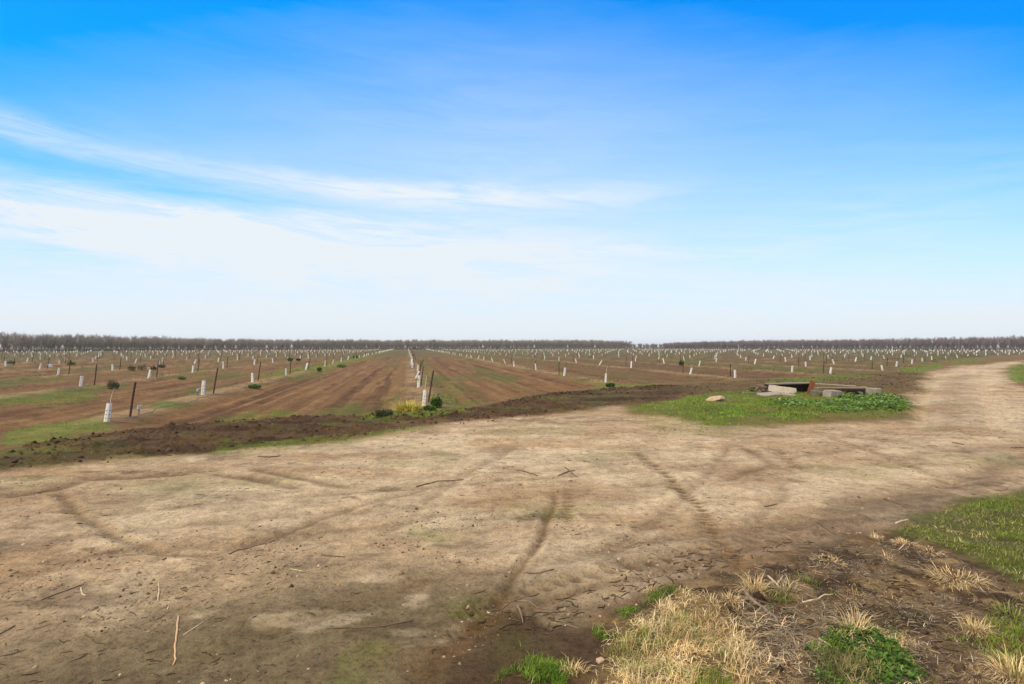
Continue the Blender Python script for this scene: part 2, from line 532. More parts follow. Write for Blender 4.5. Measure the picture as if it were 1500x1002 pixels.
def leaf_mat(name, var=.35, transl=.25):
    m, nt, ns, ln, bs = new_mat(name)
    at = ns.new('ShaderNodeAttribute')
    at.attribute_name = 'tint'
    tc = ns.new('ShaderNodeTexCoord')
    n = noise_node(nt, 6, 3, .6, tc.outputs['Object'])
    r = ramp(nt, n.outputs['Fac'], [(.3, 1 - var), (.7, 1 + var)])
    x = mixrgb(nt, 'MULTIPLY', 1.0, at.outputs['Color'], r.outputs['Color'])
    ln.new(x, bs.inputs['Base Color'])
    bs.inputs['Roughness'].default_value = .8
    bs.inputs['Specular IOR Level'].default_value = .08
    if transl:
        t = ns.new('ShaderNodeBsdfTranslucent')
        ln.new(x, t.inputs['Color'])
        ms = ns.new('ShaderNodeMixShader')
        ms.inputs[0].default_value = transl
        ln.new(bs.outputs[0], ms.inputs[1])
        ln.new(t.outputs[0], ms.inputs[2])
        ln.new(ms.outputs[0], ns['Material Output'].inputs['Surface'])
    return m


def rough_mat(name, lo, hi, scale=8, rough=.85, bump=.4, dist=.01, spec=.25, stretch=None, spots=None):
    m, nt, ns, ln, bs = new_mat(name)
    tc = ns.new('ShaderNodeTexCoord')
    v = tc.outputs['Object']
    if stretch:
        mp = ns.new('ShaderNodeMapping')
        mp.inputs['Scale'].default_value = stretch
        ln.new(v, mp.inputs['Vector'])
        v = mp.outputs['Vector']
    n = noise_node(nt, scale, 8, .68, v)
    r = ramp(nt, n.outputs['Fac'], [(.3, lo), (.7, hi)])
    x = r.outputs['Color']
    if spots:
        n2 = noise_node(nt, scale * .45, 5, .6, v)
        f = ramp(nt, n2.outputs['Fac'], [(.52, 0.0), (.62, 1.0)])
        x = mixrgb(nt, 'MIX', f.outputs['Color'], x, spots)
    ln.new(x, bs.inputs['Base Color'])
    bs.inputs['Roughness'].default_value = rough
    bs.inputs['Specular IOR Level'].default_value = spec
    bp = ns.new('ShaderNodeBump')
    bp.inputs['Strength'].default_value = bump
    bp.inputs['Distance'].default_value = dist
    ln.new(n.outputs['Fac'], bp.inputs['Height'])
    ln.new(bp.outputs['Normal'], bs.inputs['Normal'])
    return m


M = {}
M['soil'] = soil_mat()
M['leaf'] = leaf_mat('leaf')
M['straw'] = leaf_mat('straw', .25, .15)
M['twig'] = leaf_mat('twig', .3, 0)
M['guard'] = rough_mat('white_carton', (.64, .62, .58), (.90, .895, .88), 4, .6, .15, .004, .3)
M['guard_hole'] = rough_mat('dark_opening', (.10, .10, .05), (.22, .21, .10), 12, .9)
M['stake'] = rough_mat('weathered_stake', (.030, .017, .013), (.085, .045, .032), 14, .8, .4, .006, .25, (6, 6, 1))
M['trunk'] = rough_mat('sapling_bark', (.17, .13, .09), (.34, .28, .21), 18, .85)
M['trunk_white'] = rough_mat('whitewashed_bark', (.52, .49, .43), (.70, .67, .60), 14, .8)
M['concrete'] = rough_mat('concrete', (.21, .185, .14), (.36, .32, .25), 7, .9, .5, .015, .2, None, (.20, .19, .145))
M['concrete_dark'] = rough_mat('mossy_concrete', (.085, .078, .055), (.20, .18, .125), 6, .95, .6, .02, .15, None, (.075, .085, .035))
M['concrete_pale'] = rough_mat('pale_concrete', (.36, .31, .25), (.54, .48, .39), 7, .9, .4, .012, .2, None, (.33, .30, .23))
M['rust'] = rough_mat('rust', (.105, .034, .014), (.27, .095, .038), 16, .8, .4, .004, .3)
M['wood_dark'] = rough_mat('dark_wood', (.030, .017, .012), (.085, .052, .036), 6, .85, .5, .008, .2, (1, 12, 12))
M['wood_grey'] = rough_mat('grey_wood', (.13, .108, .068), (.25, .21, .14), 5, .85, .5, .008, .2, (1, 14, 14))
M['wood_pale'] = rough_mat('pale_wood', (.33, .27, .16), (.48, .40, .26), 5, .8, .4, .006, .2, (1, 14, 14))
M['rubber'] = rough_mat('black_rubber', (.012, .012, .013), (.03, .03, .032), 9, .55)
M['hose'] = rough_mat('dusty_hose', (.10, .095, .09), (.20, .19, .18), 9, .7)
M['blue'] = rough_mat('faded_blue_plastic', (.22, .27, .34), (.42, .47, .55), 12, .6)
M['sheet'] = rough_mat('bluish_white_sheet', (.48, .54, .68), (.70, .74, .84), 8, .6)
M['rock'] = rough_mat('buff_stone', (.34, .235, .15), (.54, .40, .28), 6, .9, .6, .02)
M['stick_dark'] = rough_mat('dark_stick', (.085, .058, .038), (.20, .145, .10), 22, .85, .5, .004, .2)
M['stick_mid'] = rough_mat('brown_stick', (.13, .092, .060), (.27, .205, .145), 22, .85, .5, .004, .2)
M['stick_pale'] = rough_mat('pale_stick', (.38, .29, .18), (.60, .49, .34), 20, .8, .4, .003, .2)
M['stick_tan'] = rough_mat('tan_stick', (.42, .26, .12), (.58, .42, .25), 10, .8, .4, .003, .2)
M['post'] = rough_mat('white_post', (.55, .55, .53), (.72, .72, .70), 4, .7)


# ------------------------------------------------------------------ the ground: one polar sheet, fine in front, cut along its zones
def build_ground():
    th_f = np.radians(np.arange(-49, 49.001, .11))
    th_b = np.radians(np.concatenate([np.arange(50, 180, 4.0), np.arange(-178, -49.5, 4.0)]))
    th = np.concatenate([th_f, th_b])
    s = np.concatenate([np.array([1e5, 5000, 2500, 1400, 1150, 950, 820, 740]), np.arange(690, 3, -.85), np.array([2.4, 1.7, 1.1, .75, .5])])
    r = CAM_H * F / s
    nr, nt_ = len(r), len(th)
    RR, TT = np.meshgrid(r, th, indexing='ij')
    X, Y = RR * np.sin(TT), RR * np.cos(TT)
    X, Y = X.ravel(), Y.ravel()
    Z = zones(X, Y)
    H = height(X, Y, Z)
    col = soil_colour(X, Y, Z)
    V = np.stack([X, Y, H], 1)
    i = np.arange(nr - 1)[:, None] * nt_
    j = np.arange(nt_)[None, :]
    jn = (j + 1) % nt_
    Fq = np.stack([i + j, i + jn, i + nt_ + jn, i + nt_ + j], -1).reshape(-1, 4)
    # normals of the whole sheet so that the cuts do not show
    a, b, c_, d_ = (V[Fq[:, k]] for k in range(4))
    fn = np.cross(c_ - a, d_ - b)
    N = np.zeros_like(V)
    for k in range(4):
        for ax in range(3):
            N[:, ax] += np.bincount(Fq[:, k], fn[:, ax], len(V))
    ln_ = np.linalg.norm(N, axis=1, keepdims=True)
    N = np.where(ln_ > 0, N / np.maximum(ln_, 1e-20), np.array([0, 0, 1.0]))
    N[N[:, 2] < 0] *= -1
    cl = np.zeros(len(X), int)                                  # 0 field ground
    cl[Z['till'] > .5] = 1
    cl[Z['road'] > .5] = 2
    cl[(Z['road'] <= .5) & (np.maximum(Z['verge'], np.maximum(Z['vergeg'], Z['lawn'])) > .5)] = 3
    fc = cl[Fq[:, 0]]
    for k, nm in enumerate(('ground', 'tilled_soil', 'dirt_road', 'verge')):
        fs = Fq[fc == k]
        if k == 2:
            pass
        us, inv = np.unique(fs, return_inverse=True)
        m = np_mesh(nm, V[us], inv.reshape(-1, 4), M['soil'], col[us], True, N[us], 'soil')
        tag(link(nm, m), kind='structure')


build_ground()


def gz(x, y):
    return float(height(np.array([x]), np.array([y]))[0])


# ------------------------------------------------------------------ blades, leaves, tubes
def blades(P, L, Wd, lean, az, droop=.5):
    """N curved blades of 3 triangles: returns V, F"""
    n = len(P)
    dx, dy = np.cos(az), np.sin(az)
    sx, sy = -dy, dx
    base = P
    mid = P + np.stack([dx * L * np.sin(lean) * .5, dy * L * np.sin(lean) * .5, L * np.cos(lean) * .55], 1)
    l2 = np.minimum(lean * (1 + droop) + droop * .4, 2.0)
    tip = mid + np.stack([dx * L * np.sin(l2) * .5, dy * L * np.sin(l2) * .5, L * np.cos(l2) * .45], 1)
    sd = np.stack([sx * Wd, sy * Wd, np.zeros(n)], 1) * .5
    V = np.stack([base - sd, base + sd, mid - sd * .75, mid + sd * .75, tip], 1).reshape(-1, 3)
    k = np.arange(n)[:, None] * 5
    Fc = np.concatenate([k + np.array([0, 1, 3]), k + np.array([0, 3, 2]), k + np.array([2, 3, 4])], 0)
    return V, Fc


def leaves(P, L, Wd, nrm_tilt, az):
    """flat diamond leaves bent along the middle"""
    n = len(P)
    dx, dy = np.cos(az), np.sin(az)
    up = np.sin(nrm_tilt)
    ho = np.cos(nrm_tilt)
    a = P
    t = P + np.stack([dx * L * ho, dy * L * ho, L * up], 1)
    mid = (a + t) / 2
    mid[:, 2] += L * .10
    s = np.stack([-dy * Wd, dx * Wd, np.zeros(n)], 1) * .5
    l, r = mid - s, mid + s
    l[:, 2] -= L * .08
    r[:, 2] -= L * .08
    V = np.stack([a, l, t, r], 1).reshape(-1, 3)
    k = np.arange(n)[:, None] * 4
    Fc = np.concatenate([k + np.array([0, 1, 2]), k + np.array([0, 2, 3])], 0)
    return V, Fc


def tints(n, per, cols, jit=.25):
    cols = np.array(cols)
    c = cols[rng.integers(0, len(cols), n)] * (1 + jit * rng.uniform(-1, 1, (n, 1)))
    return np.repeat(np.clip(c, .005, .95), per, 0)


def scatter(poly_px, n, keep=None):
    """n random ground points inside a photo polygon, evenly over the real ground"""
    pts = Gs(poly_px)
    xs, ys = [p[0] for p in pts], [p[1] for p in pts]
    out = np.zeros((0, 2))
    for _ in range(40):
        q = np.stack([rng.uniform(min(xs), max(xs), n * 2), rng.uniform(min(ys), max(ys), n * 2)], 1)
        sd = poly_sd(q[:, 0], q[:, 1], pts)
        sf = .05 + .012 * q[:, 1]
        sd = sd + 1.6 * sf * fbm(q[:, 0], q[:, 1], 2.2, 4, 140)
        q = q[rng.uniform(0, 1, len(q)) < sstep(-.4 * sf, 1.6 * sf, sd)]
        if keep is not None and len(q):
            q = q[rng.uniform(0, 1, len(q)) < keep(q[:, 0], q[:, 1])]
        out = np.vstack([out, q])
        if len(out) >= n:
            break
    out = out[:n]
    return np.column_stack([out, height(out[:, 0], out[:, 1]) - .004])


def join(parts):
    V, Fc, Cc, o = [], [], [], 0
    for v, f, c in parts:
        V.append(v)
        Fc.append(f + o)
        Cc.append(c)
        o += len(v)
    return np.vstack(V), np.vstack(Fc), np.vstack(Cc)


def stuff(name, parts, mat, label, cat):
    V, Fc, Cc = join(parts)
    return tag(link(name, np_mesh(name, V, Fc, mat, Cc)), label, cat, None, 'stuff')


def turf(poly, n, L, Wd, cols, lean=(.1, .7), keep=None, jit=.3, droop=.5):
    P = scatter(poly, n, keep)
    n = len(P)
    v, f = blades(P, rng.uniform(*L, n), rng.uniform(*Wd, n), rng.uniform(*lean, n), rng.uniform(0, 2 * math.pi, n), droop)
    k = np.clip((fbm(P[:, 0], P[:, 1], 5 if P[:, 1].mean() < 7 else 1.6, 3, 160) * 1.1 + .5) * len(cols) + rng.normal(0, .7, n), 0, len(cols) - 1).astype(int)
    c = np.array(cols)[k] * (1 + jit * rng.uniform(-1, 1, (n, 1)))
    return v, f, np.repeat(np.clip(c, .005, .95), 5, 0)


def weeds(poly, n, L, hgt, cols, keep=None, clump=1.6):
    """low leafy weeds: leaves stacked in uneven clumps"""
    P = scatter(poly, n, keep)
    n = len(P)
    cl = np.clip(fbm(P[:, 0], P[:, 1], clump, 3, 150) * .9 + .45, .05, 1)
    P[:, 2] += rng.uniform(0, 1, n) * cl * hgt
    l = rng.uniform(*L, n)
    v, f = leaves(P, l, l * rng.uniform(.5, .8, n), rng.uniform(-.4, .7, n), rng.uniform(0, 2 * math.pi, n))
    return v, f, tints(n, 4, cols, .3)


def patchy(sc, seed, lo=-.2, hi=.3):
    return lambda x, y: sstep(lo, hi, fbm(x, y, sc, 4, seed))


GRN = [(.125, .215, .028), (.165, .260, .030), (.200, .290, .036), (.090, .155, .026)]
GRN_Y = [(.230, .285, .045), (.190, .260, .036), (.270, .270, .085)]
STRAW = [(.74, .55, .27), (.64, .45, .20), (.82, .66, .38), (.52, .36, .17)]
GREY = [(.34, .27, .19), (.26, .20, .13), (.44, .37, .26), (.18, .13, .09)]
DULL = [(.14, .17, .045), (.20, .21, .07), (.11, .12, .035), (.26, .23, .09)]

GREEN_DARKER = [(.110, .210, .030), (.145, .255, .034), (.195, .310, .044), (.16, .23, .11), (.075, .135, .03)]
LAWNG = [(.17, .20, .055), (.150, .260, .030), (.200, .330, .032), (.240, .370, .040), (.20, .24, .06)]

# rubble lawn
stuff('short_grass', [
    turf(LAWN, 24000, (.03, .08), (.007, .014), LAWNG, (.1, .9), patchy(.9, 201, -.25, .2)),
    turf(LAWN, 7000, (.03, .08), (.008, .014), GRN_Y, (.1, .9), patchy(.7, 202, -.1, .3)),
], M['leaf'], 'bright green grass around the rubble beside the track', 'grass')
WEEDS_R = [(1185, 592), (1215, 584), (1260, 579), (1300, 579), (1325, 590), (1334, 605), (1290, 610), (1210, 607), (1180, 600)]
stuff('leafy_weeds', [
    weeds(WEEDS_R, 5200, (.04, .11), .15, GREEN_DARKER, patchy(1.2, 214, -.4, .1)),
    weeds([(1225, 584), (1245, 578), (1300, 578), (1318, 588), (1330, 600), (1250, 600)], 2200, (.05, .12), .22, GREEN_DARKER),
    weeds([(1120, 592), (1150, 585), (1200, 588), (1200, 600), (1140, 604)], 1500, (.04, .10), .10, GREEN_DARKER),
], M['leaf'], 'leafy dark green weeds in front of the concrete blocks', 'weeds')
# right verge
stuff('verge_grass', [
    turf(VERGE_G, 30000, (.02, .05), (.0025, .005), GRN + GRN_Y + DULL[:2], (.3, 1.2), patchy(2.2, 203, -.2, .15)),
    turf(VERGE_G, 9000, (.03, .07), (.0025, .0045), GRN_Y, (.2, 1.1), patchy(1.9, 204, -.2, .2)),
    turf(VERGE_G, 5000, (.03, .08), (.0025, .004), STRAW + GREY, (.6, 1.5), patchy(2, 205, -.2, .3)),
], M['leaf'], 'green grass on the verge at the right of the track', 'grass')
stuff('clover_patch', [
    weeds([(1110, 900), (1190, 860), (1240, 900), (1420, 880), (1520, 980), (1400, 1010), (1180, 920)], 700, (.010, .024), .025, [(.10, .13, .035), (.13, .16, .04), (.08, .09, .03)], patchy(5, 216, .05, .35), 6),
    weeds(WEED_FG, 4600, (.012, .034), .05, [(.060, .135, .020), (.085, .170, .024), (.120, .200, .034), (.04, .08, .014)], patchy(4, 211, -.35, .15), 6),
    turf(WEED_FG, 1500, (.03, .075), (.003, .005), GRN + DULL, (.2, 1.1), patchy(4, 212, -.2, .2)),
    turf([(1170, 1010), (1180, 940), (1230, 905), (1340, 925), (1390, 1010), (1300, 1060)], 700, (.03, .09), (.002, .004), STRAW, (.8, 1.6), patchy(4, 213, -.1, .3)),
], M['leaf'], 'low dense patch of broad leaved weeds in the near straw litter', 'weeds')
G_FG = [(870, 935), (890, 900), (940, 878), (990, 862), (1000, 870), (950, 895), (915, 930), (895, 945)]
G_FG2 = [(690, 1010), (720, 985), (780, 960), (830, 965), (860, 1000), (850, 1040), (720, 1050)]
sg = [turf(G_FG, 1500, (.025, .06), (.0025, .0045), GRN + DULL, (.3, 1.2), patchy(5, 210, -.2, .2)),
      turf(G_FG2, 1500, (.03, .07), (.0025, .0045), GRN + DULL, (.2, 1.1), patchy(5, 206, -.1, .25)),
      turf([(880, 1010), (900, 950), (1000, 900), (1060, 960), (1080, 1040)], 2000, (.03, .08), (.0025, .004), GRN_Y, (.2, 1.0), patchy(4, 207, -.1, .25)),
      turf([(1100, 860), (1180, 840), (1220, 870), (1180, 900), (1120, 900)], 500, (.03, .07), (.0025, .004), GRN_Y, (.2, 1.0), patchy(5, 208, 0, .3)),
      turf([(1300, 900), (1500, 880), (1600, 1000), (1400, 1030)], 1500, (.03, .07), (.0025, .004), GRN_Y, (.3, 1.1), patchy(3, 209, .1, .4))]
for i, (p, s) in enumerate(GREEN_SOFT):
    pts = Gs(p)
    a = abs(sum(pts[k - 1][0] * pts[k][1] - pts[k][0] * pts[k - 1][1] for k in range(len(pts)))) / 2
    dd = sum(q[1] for q in pts) / len(pts)
    w = max(.003, dd * .0006)
    n = int(min(7000, a * s * 260 / max(1, (dd / 6) ** 1.1)))
    L = (.02, .05) if dd < 12 else (.03, .075)
    sg.append(turf(p, n, L, (w, w * 1.7), GRN + DULL + GRN_Y[:1], (.2, 1.0), patchy(1.5, 220 + i, -.25, .2)))
stuff('sparse_grass', sg, M['leaf'], 'thin scattered green grass coming up through the bare soil', 'grass')

# field weeds along the row berms
def berm_pts(n, vmin, vmax, umax):
    out = []
    for v in ROWS[(ROWS > vmin) & (ROWS < vmax)]:
        us = float(row_start(v))
        k = int(n)
        u = us - 1.5 + (umax - us) * rng.uniform(0, 1, k) ** 1.8
        vv = v + rng.normal(0, .45, k)
        x, y = xy(u, vv)
        m = (y > 8) & (np.abs(x) < .98 * y)
        out.append(np.stack([x[m], y[m], u[m]], 1))
    q = np.vstack(out)
    q = q[rng.uniform(0, 1, len(q)) < sstep(-.05, .35, fbm(q[:, 0], q[:, 1], .5, 3, 230))]
    return np.column_stack([q[:, :2], height(q[:, 0], q[:, 1])])


P = berm_pts(900, -75, 110, 120)
dd = np.hypot(P[:, 0], P[:, 1])
v_, f_ = blades(P, rng.uniform(.05, .20, len(P)), np.maximum(.010, dd * .0006) * rng.uniform(.7, 1.5, len(P)), rng.uniform(.1, 1.1, len(P)), rng.uniform(0, 6.28, len(P)))
q1 = (v_, f_, tints(len(P), 5, [(.085, .130, .022), (.065, .095, .022), (.13, .15, .045), (.20, .17, .08)], .3))
P = berm_pts(650, -75, 12, 90)
dd = np.hypot(P[:, 0], P[:, 1])
v_, f_ = blades(P, rng.uniform(.05, .16, len(P)), np.maximum(.010, dd * .0006) * rng.uniform(.7, 1.5, len(P)), rng.uniform(.3, 1.3, len(P)), rng.uniform(0, 6.28, len(P)))
q2 = (v_, f_, tints(len(P), 5, GREY + GRN_Y, .3))
stuff('row_weeds', [q1, q2], M['leaf'], 'short weeds and dead stalks along the sapling rows', 'weeds')

# dry matted grass, foreground
dg = []
for poly, n, L, lean in ((DRY, 4000, (.04, .11), (.8, 1.6)), (DRY, 1300, (.05, .12), (.2, 1.0)), (DRY, 2200, (.03, .09), (1.2, 1.62)),
                         ([(1040, 900), (1075, 915), (1110, 985), (1080, 1010), (1050, 960)], 500, (.03, .07), (1.3, 1.62)),
                         ([(760, 1010), (830, 975), (890, 985), (900, 1060), (760, 1060)], 900, (.05, .11), (.5, 1.5))):
    dg.append(turf(poly, n, L, (.002, .0042), STRAW, lean, patchy(6, 240 + n % 7, -.1, .2), .35, .7))
stuff('dry_grass', dg, M['straw'], 'matted straw coloured dead grass at the near edge of the track', 'dry grass')
lt = [turf(LITTER, 13000, (.03, .12), (.0018, .004), GREY, (1.3, 1.62), patchy(2.5, 250, -.5, .1), .4, .05),
      turf(LITTER, 2000, (.02, .08), (.0018, .0034), STRAW, (1.2, 1.6), patchy(2.5, 251, -.3, .2), .3, .3),
      turf([(900, 900), (1060, 830), (1300, 770), (1320, 790), (1100, 860)], 500, (.02, .07), (.0018, .0032), GREY, (1.4, 1.6), None, .4, 0),
      turf([(1040, 900), (1080, 880), (1200, 960), (1180, 1030), (1100, 1030)], 900, (.04, .13), (.002, .004), GREY + STRAW, (.9, 1.6), None, .4, .3)]
stuff('straw_litter', lt, M['straw'], 'dead stalks and straw littering the dark soil at the lower right', 'straw')


# clods, pebbles and bits of twig
def lumps(P, S, cols, flat=.6):
    n = len(P)
    base = np.array([[1, 0, 0], [-1, 0, 0], [0, 1, 0], [0, -1, 0], [0, 0, 1], [0, 0, -.5]], float)
    V = base[None] * (1 + .45 * rng.uniform(-1, 1, (n, 6, 1)))
    V = V * S[:, None, None] * np.array([1, 1, flat]) * (1 + .3 * rng.uniform(-1, 1, (n, 1, 3)))
    a = rng.uniform(0, 6.28, n)
    ca, sa = np.cos(a)[:, None], np.sin(a)[:, None]
    V = np.stack([V[..., 0] * ca - V[..., 1] * sa, V[..., 0] * sa + V[..., 1] * ca, V[..., 2]], -1) + P[:, None, :]
    fb = np.array([[0, 2, 4], [2, 1, 4], [1, 3, 4], [3, 0, 4], [2, 0, 5], [1, 2, 5], [3, 1, 5], [0, 3, 5]])
    Fc = (np.arange(n)[:, None, None] * 6 + fb[None]).reshape(-1, 3)
    return V.reshape(-1, 3), Fc, tints(n, 6, cols, .3)


ROADBOX = [(-200, 1050), (-200, 720), (300, 668), (660, 624), (905, 597), (1050, 630), (1330, 616), (1345, 570), (1500, 560), (1600, 700),
           (1310, 775), (1000, 858), (700, 1050)]
P1 = scatter(ROADBOX, 5200, patchy(1.2, 260, -.3, .3))
P2 = scatter(TILL, 9000, patchy(.9, 261, -.5, .2))
P3 = scatter(LITTER, 1500)
P4 = scatter([(-900, 628), (0, 645), (250, 606), (600, 590), (900, 555), (1100, 548), (1100, 574), (905, 600), (650, 630), (300, 672), (-900, 720)], 2600,
             lambda x, y: np.clip(zones(x, y)['ridge'] * 22, 0, 1))
P5 = scatter([(-300, 1100), (-100, 800), (330, 770), (700, 730), (1000, 800), (1300, 745), (1320, 775), (1000, 860), (720, 1000), (700, 1100)], 7000,
             patchy(2.0, 262, -.1, .3))
dark = [(.075, .048, .028), (.055, .034, .020), (.105, .070, .042)]
sandy = [(.28, .20, .12), (.17, .115, .068), (.12, .08, .05), (.36, .28, .19)]
S2 = np.minimum(rng.gamma(1.6, .009, len(P2)) + .004, .055)
stuff('soil_clods', [lumps(P1, rng.gamma(1.6, .0045, len(P1)) + .002, sandy), lumps(P2, S2, dark, .75),
                     lumps(P3, rng.gamma(1.8, .006, len(P3)) + .003, dark, .7),
                     lumps(P4, np.minimum(rng.gamma(1.6, .010, len(P4)) + .006, .055), [(.050, .030, .017), (.034, .020, .012), (.075, .047, .027)], .8),
                     lumps(P5, np.minimum(rng.gamma(1.5, .0035, len(P5)) + .0015, .022), sandy + dark, .7)], M['twig'],
      'loose clods and crumbs of soil on the track and tilled strip', 'soil clods')


def bits(poly, n, L, Wd, cols, keep=None):
    P = scatter(poly, n, keep)
    n = len(P)
    P[:, 2] += .006
    l = rng.gamma(2.2, (L[1] - L[0]) / 4, n) + L[0]
    w = rng.uniform(*Wd, n)
    az = rng.normal(.15, .8, n)
    dv = np.stack([np.cos(az), np.sin(az), rng.uniform(-.03, .06, n)], 1) * l[:, None] / 2
    sd = np.stack([-np.sin(az), np.cos(az), np.zeros(n)], 1) * w[:, None] / 2
    up = np.array([0, 0, 1.0]) * w[:, None] * .8
    bend = sd * rng.uniform(-6, 6, (n, 1))
    V = np.stack([P - dv - sd, P - dv + sd, P - dv + up, P + bend - sd, P + bend + sd, P + bend + up, P + dv - sd * .5, P + dv + sd * .5, P + dv + up * .6], 1).reshape(-1, 3)
    k = np.arange(n)[:, None] * 9
    fb = []
    for o in (0, 3):
        for i in range(3):
            j = (i + 1) % 3
            fb += [[o + i, o + j, o + 3 + j], [o + i, o + 3 + j, o + 3 + i]]
    Fc = np.concatenate([k + np.array(q) for q in fb], 0)
    return V, Fc, tints(n, 9, cols, .3)


stuff('twig_litter', [
    bits(ROADBOX, 800, (.02, .09), (.003, .007), [(.10, .07, .047), (.15, .105, .07), (.07, .05, .035)], patchy(.9, 270, -.1, .4)),
    bits([(-100, 1050), (-100, 820), (450, 800), (560, 860), (500, 1050)], 330, (.015, .06), (.002, .005), [(.10, .07, .047), (.17, .125, .085), (.07, .05, .035)]),
    bits(LITTER, 420, (.03, .13), (.003, .008), [(.10, .072, .048), (.17, .125, .085), (.30, .235, .16), (.06, .043, .03)], patchy(3, 271, -.3, .2)),
    bits([(1060, 880), (1100, 860), (1190, 960), (1160, 1020), (1110, 990)], 110, (.05, .16), (.004, .010), [(.13, .092, .06), (.22, .165, .115), (.34, .27, .18)]),
    bits(ROADBOX, 70, (.02, .07), (.003, .005), [(.45, .36, .22), (.36, .28, .17)]),
    bits([(640, 930), (720, 890), (1000, 815), (1200, 780), (1200, 800), (1000, 850), (760, 960)], 160, (.03, .12), (.004, .008), [(.06, .042, .03), (.12, .09, .06)]),
], M['twig'], 'small broken twigs strewn over the dirt track', 'twigs')


# ------------------------------------------------------------------ solid helpers
def tube_mesh(name, pts, radii, mat, sides=7, rough=.0, seed=0):
    rnd = random.Random(seed)
    bm = bmesh.new()
    rings = []
    pts = [Vector(p) for p in pts]
    n = len(pts)
    for i, p in enumerate(pts):
        t = (pts[min(i + 1, n - 1)] - pts[max(i - 1, 0)]).normalized()
        a = t.orthogonal().normalized() if i == 0 else (prev - t * prev.dot(t)).normalized()
        prev = a
        b = t.cross(a)
        ring = []
        for k in range(sides):
            w = 2 * math.pi * k / sides
            r = radii[i] * (1 + rough * rnd.uniform(-1, 1))
            ring.append(bm.verts.new(p + (a * math.cos(w) + b * math.sin(w)) * r))
        rings.append(ring)
    for i in range(n - 1):
        for k in range(sides):
            bm.faces.new((rings[i][k], rings[i][(k + 1) % sides], rings[i + 1][(k + 1) % sides], rings[i + 1][k]))
    bm.faces.new(rings[0][::-1])
    bm.faces.new(rings[-1])
    return bm_mesh(name, bm, mat, True)


def bm_mesh(name, bm, mat, smooth=False):
    bmesh.ops.recalc_face_normals(bm, faces=bm.faces)
    m = bpy.data.meshes.new(name)
    bm.to_mesh(m)
    bm.free()
    for mm in (mat if isinstance(mat, (list, tuple)) else [mat]):
        m.materials.append(mm)
    if smooth:
        for p in m.polygons:
            p.use_smooth = True
    return m


def bm_join(bm, other):
    me = bpy.data.meshes.new('tmp')
    other.to_mesh(me)
    bm.from_mesh(me)
    bpy.data.meshes.remove(me)
    other.free()


def rough_block(dims, seed=0, rough=.012, cuts=7, bev=.02, chip=.0, taper=(1, 1)):
    """a worn block: bevelled, subdivided, edges knocked, corners chipped"""
    rnd = random.Random(seed)
    bm = bmesh.new()
    bmesh.ops.create_cube(bm, size=1)
    for v in bm.verts:
        v.co = Vector((v.co.x * dims[0], v.co.y * dims[1], (v.co.z + .5) * dims[2]))
        if v.co.z > dims[2] * .5:
            v.co.x *= taper[0]
            v.co.y *= taper[1]
    bmesh.ops.bevel(bm, geom=bm.edges[:], offset=bev, segments=2, profile=.6, affect='EDGES')
    bmesh.ops.subdivide_edges(bm, edges=[e for e in bm.edges if e.calc_length() > max(dims) / cuts], cuts=4, use_grid_fill=True)
    off = [rnd.uniform(0, 50) for _ in range(3)]
    from mathutils import noise
    for v in bm.verts:
        p = v.co * 5 + Vector(off)
        n = noise.noise_vector(p) * rough + noise.noise_vector(p * 3.1) * rough * .5
        v.co += n
    if chip:
        for _ in range(4):
            c = Vector((rnd.choice((-.5, .5)) * dims[0], rnd.choice((-.5, .5)) * dims[1], rnd.choice((0, 1)) * dims[2]))
            rr = chip * rnd.uniform(.6, 1.4)
            for v in bm.verts:
                q = (v.co - c).length
                if q < rr:
                    v.co -= (c - Vector((0, 0, dims[2] / 2))).normalized() * (rr - q) * .55
    return bm


def solid(name, bm, mat, loc, rot=(0, 0, 0), label=None, cat=None, group=None, parent=None, smooth=False):
    o = link(name, bm_mesh(name, bm, mat, smooth), parent)
    o.location = loc
    o.rotation_euler = rot
    return tag(o, label, cat, group)


# ------------------------------------------------------------------ rubble beside the track
solid('concrete_block', rough_block((.46, .40, .27), 1, .012, 7, .02, .06), M['concrete'], (W(1219.5, 580, 18.4).x, 18.4, .0), (R(1), R(2), R(8)),
      'squared grey concrete block at the near end of the grey plank', 'concrete block')
solid('concrete_block', rough_block((.42, .42, .25), 2, .03, 7, .05, .12, (.85, .85)), M['concrete_dark'], (W(1197, 580, 18.75).x, 18.75, .0), (R(-2), R(-3), R(-12)),
      'dark mossy rounded concrete block below the rusty iron', 'concrete block')
solid('concrete_block', rough_block((.49, .42, .31), 3, .014, 7, .025, .07, (.96, .95)), M['concrete'], (W(1276, 580, 19.3).x, 19.3, -.03), (R(-1), R(1), R(-6)),
      'grey concrete block above the weeds at the far right end of the rubble', 'concrete block')
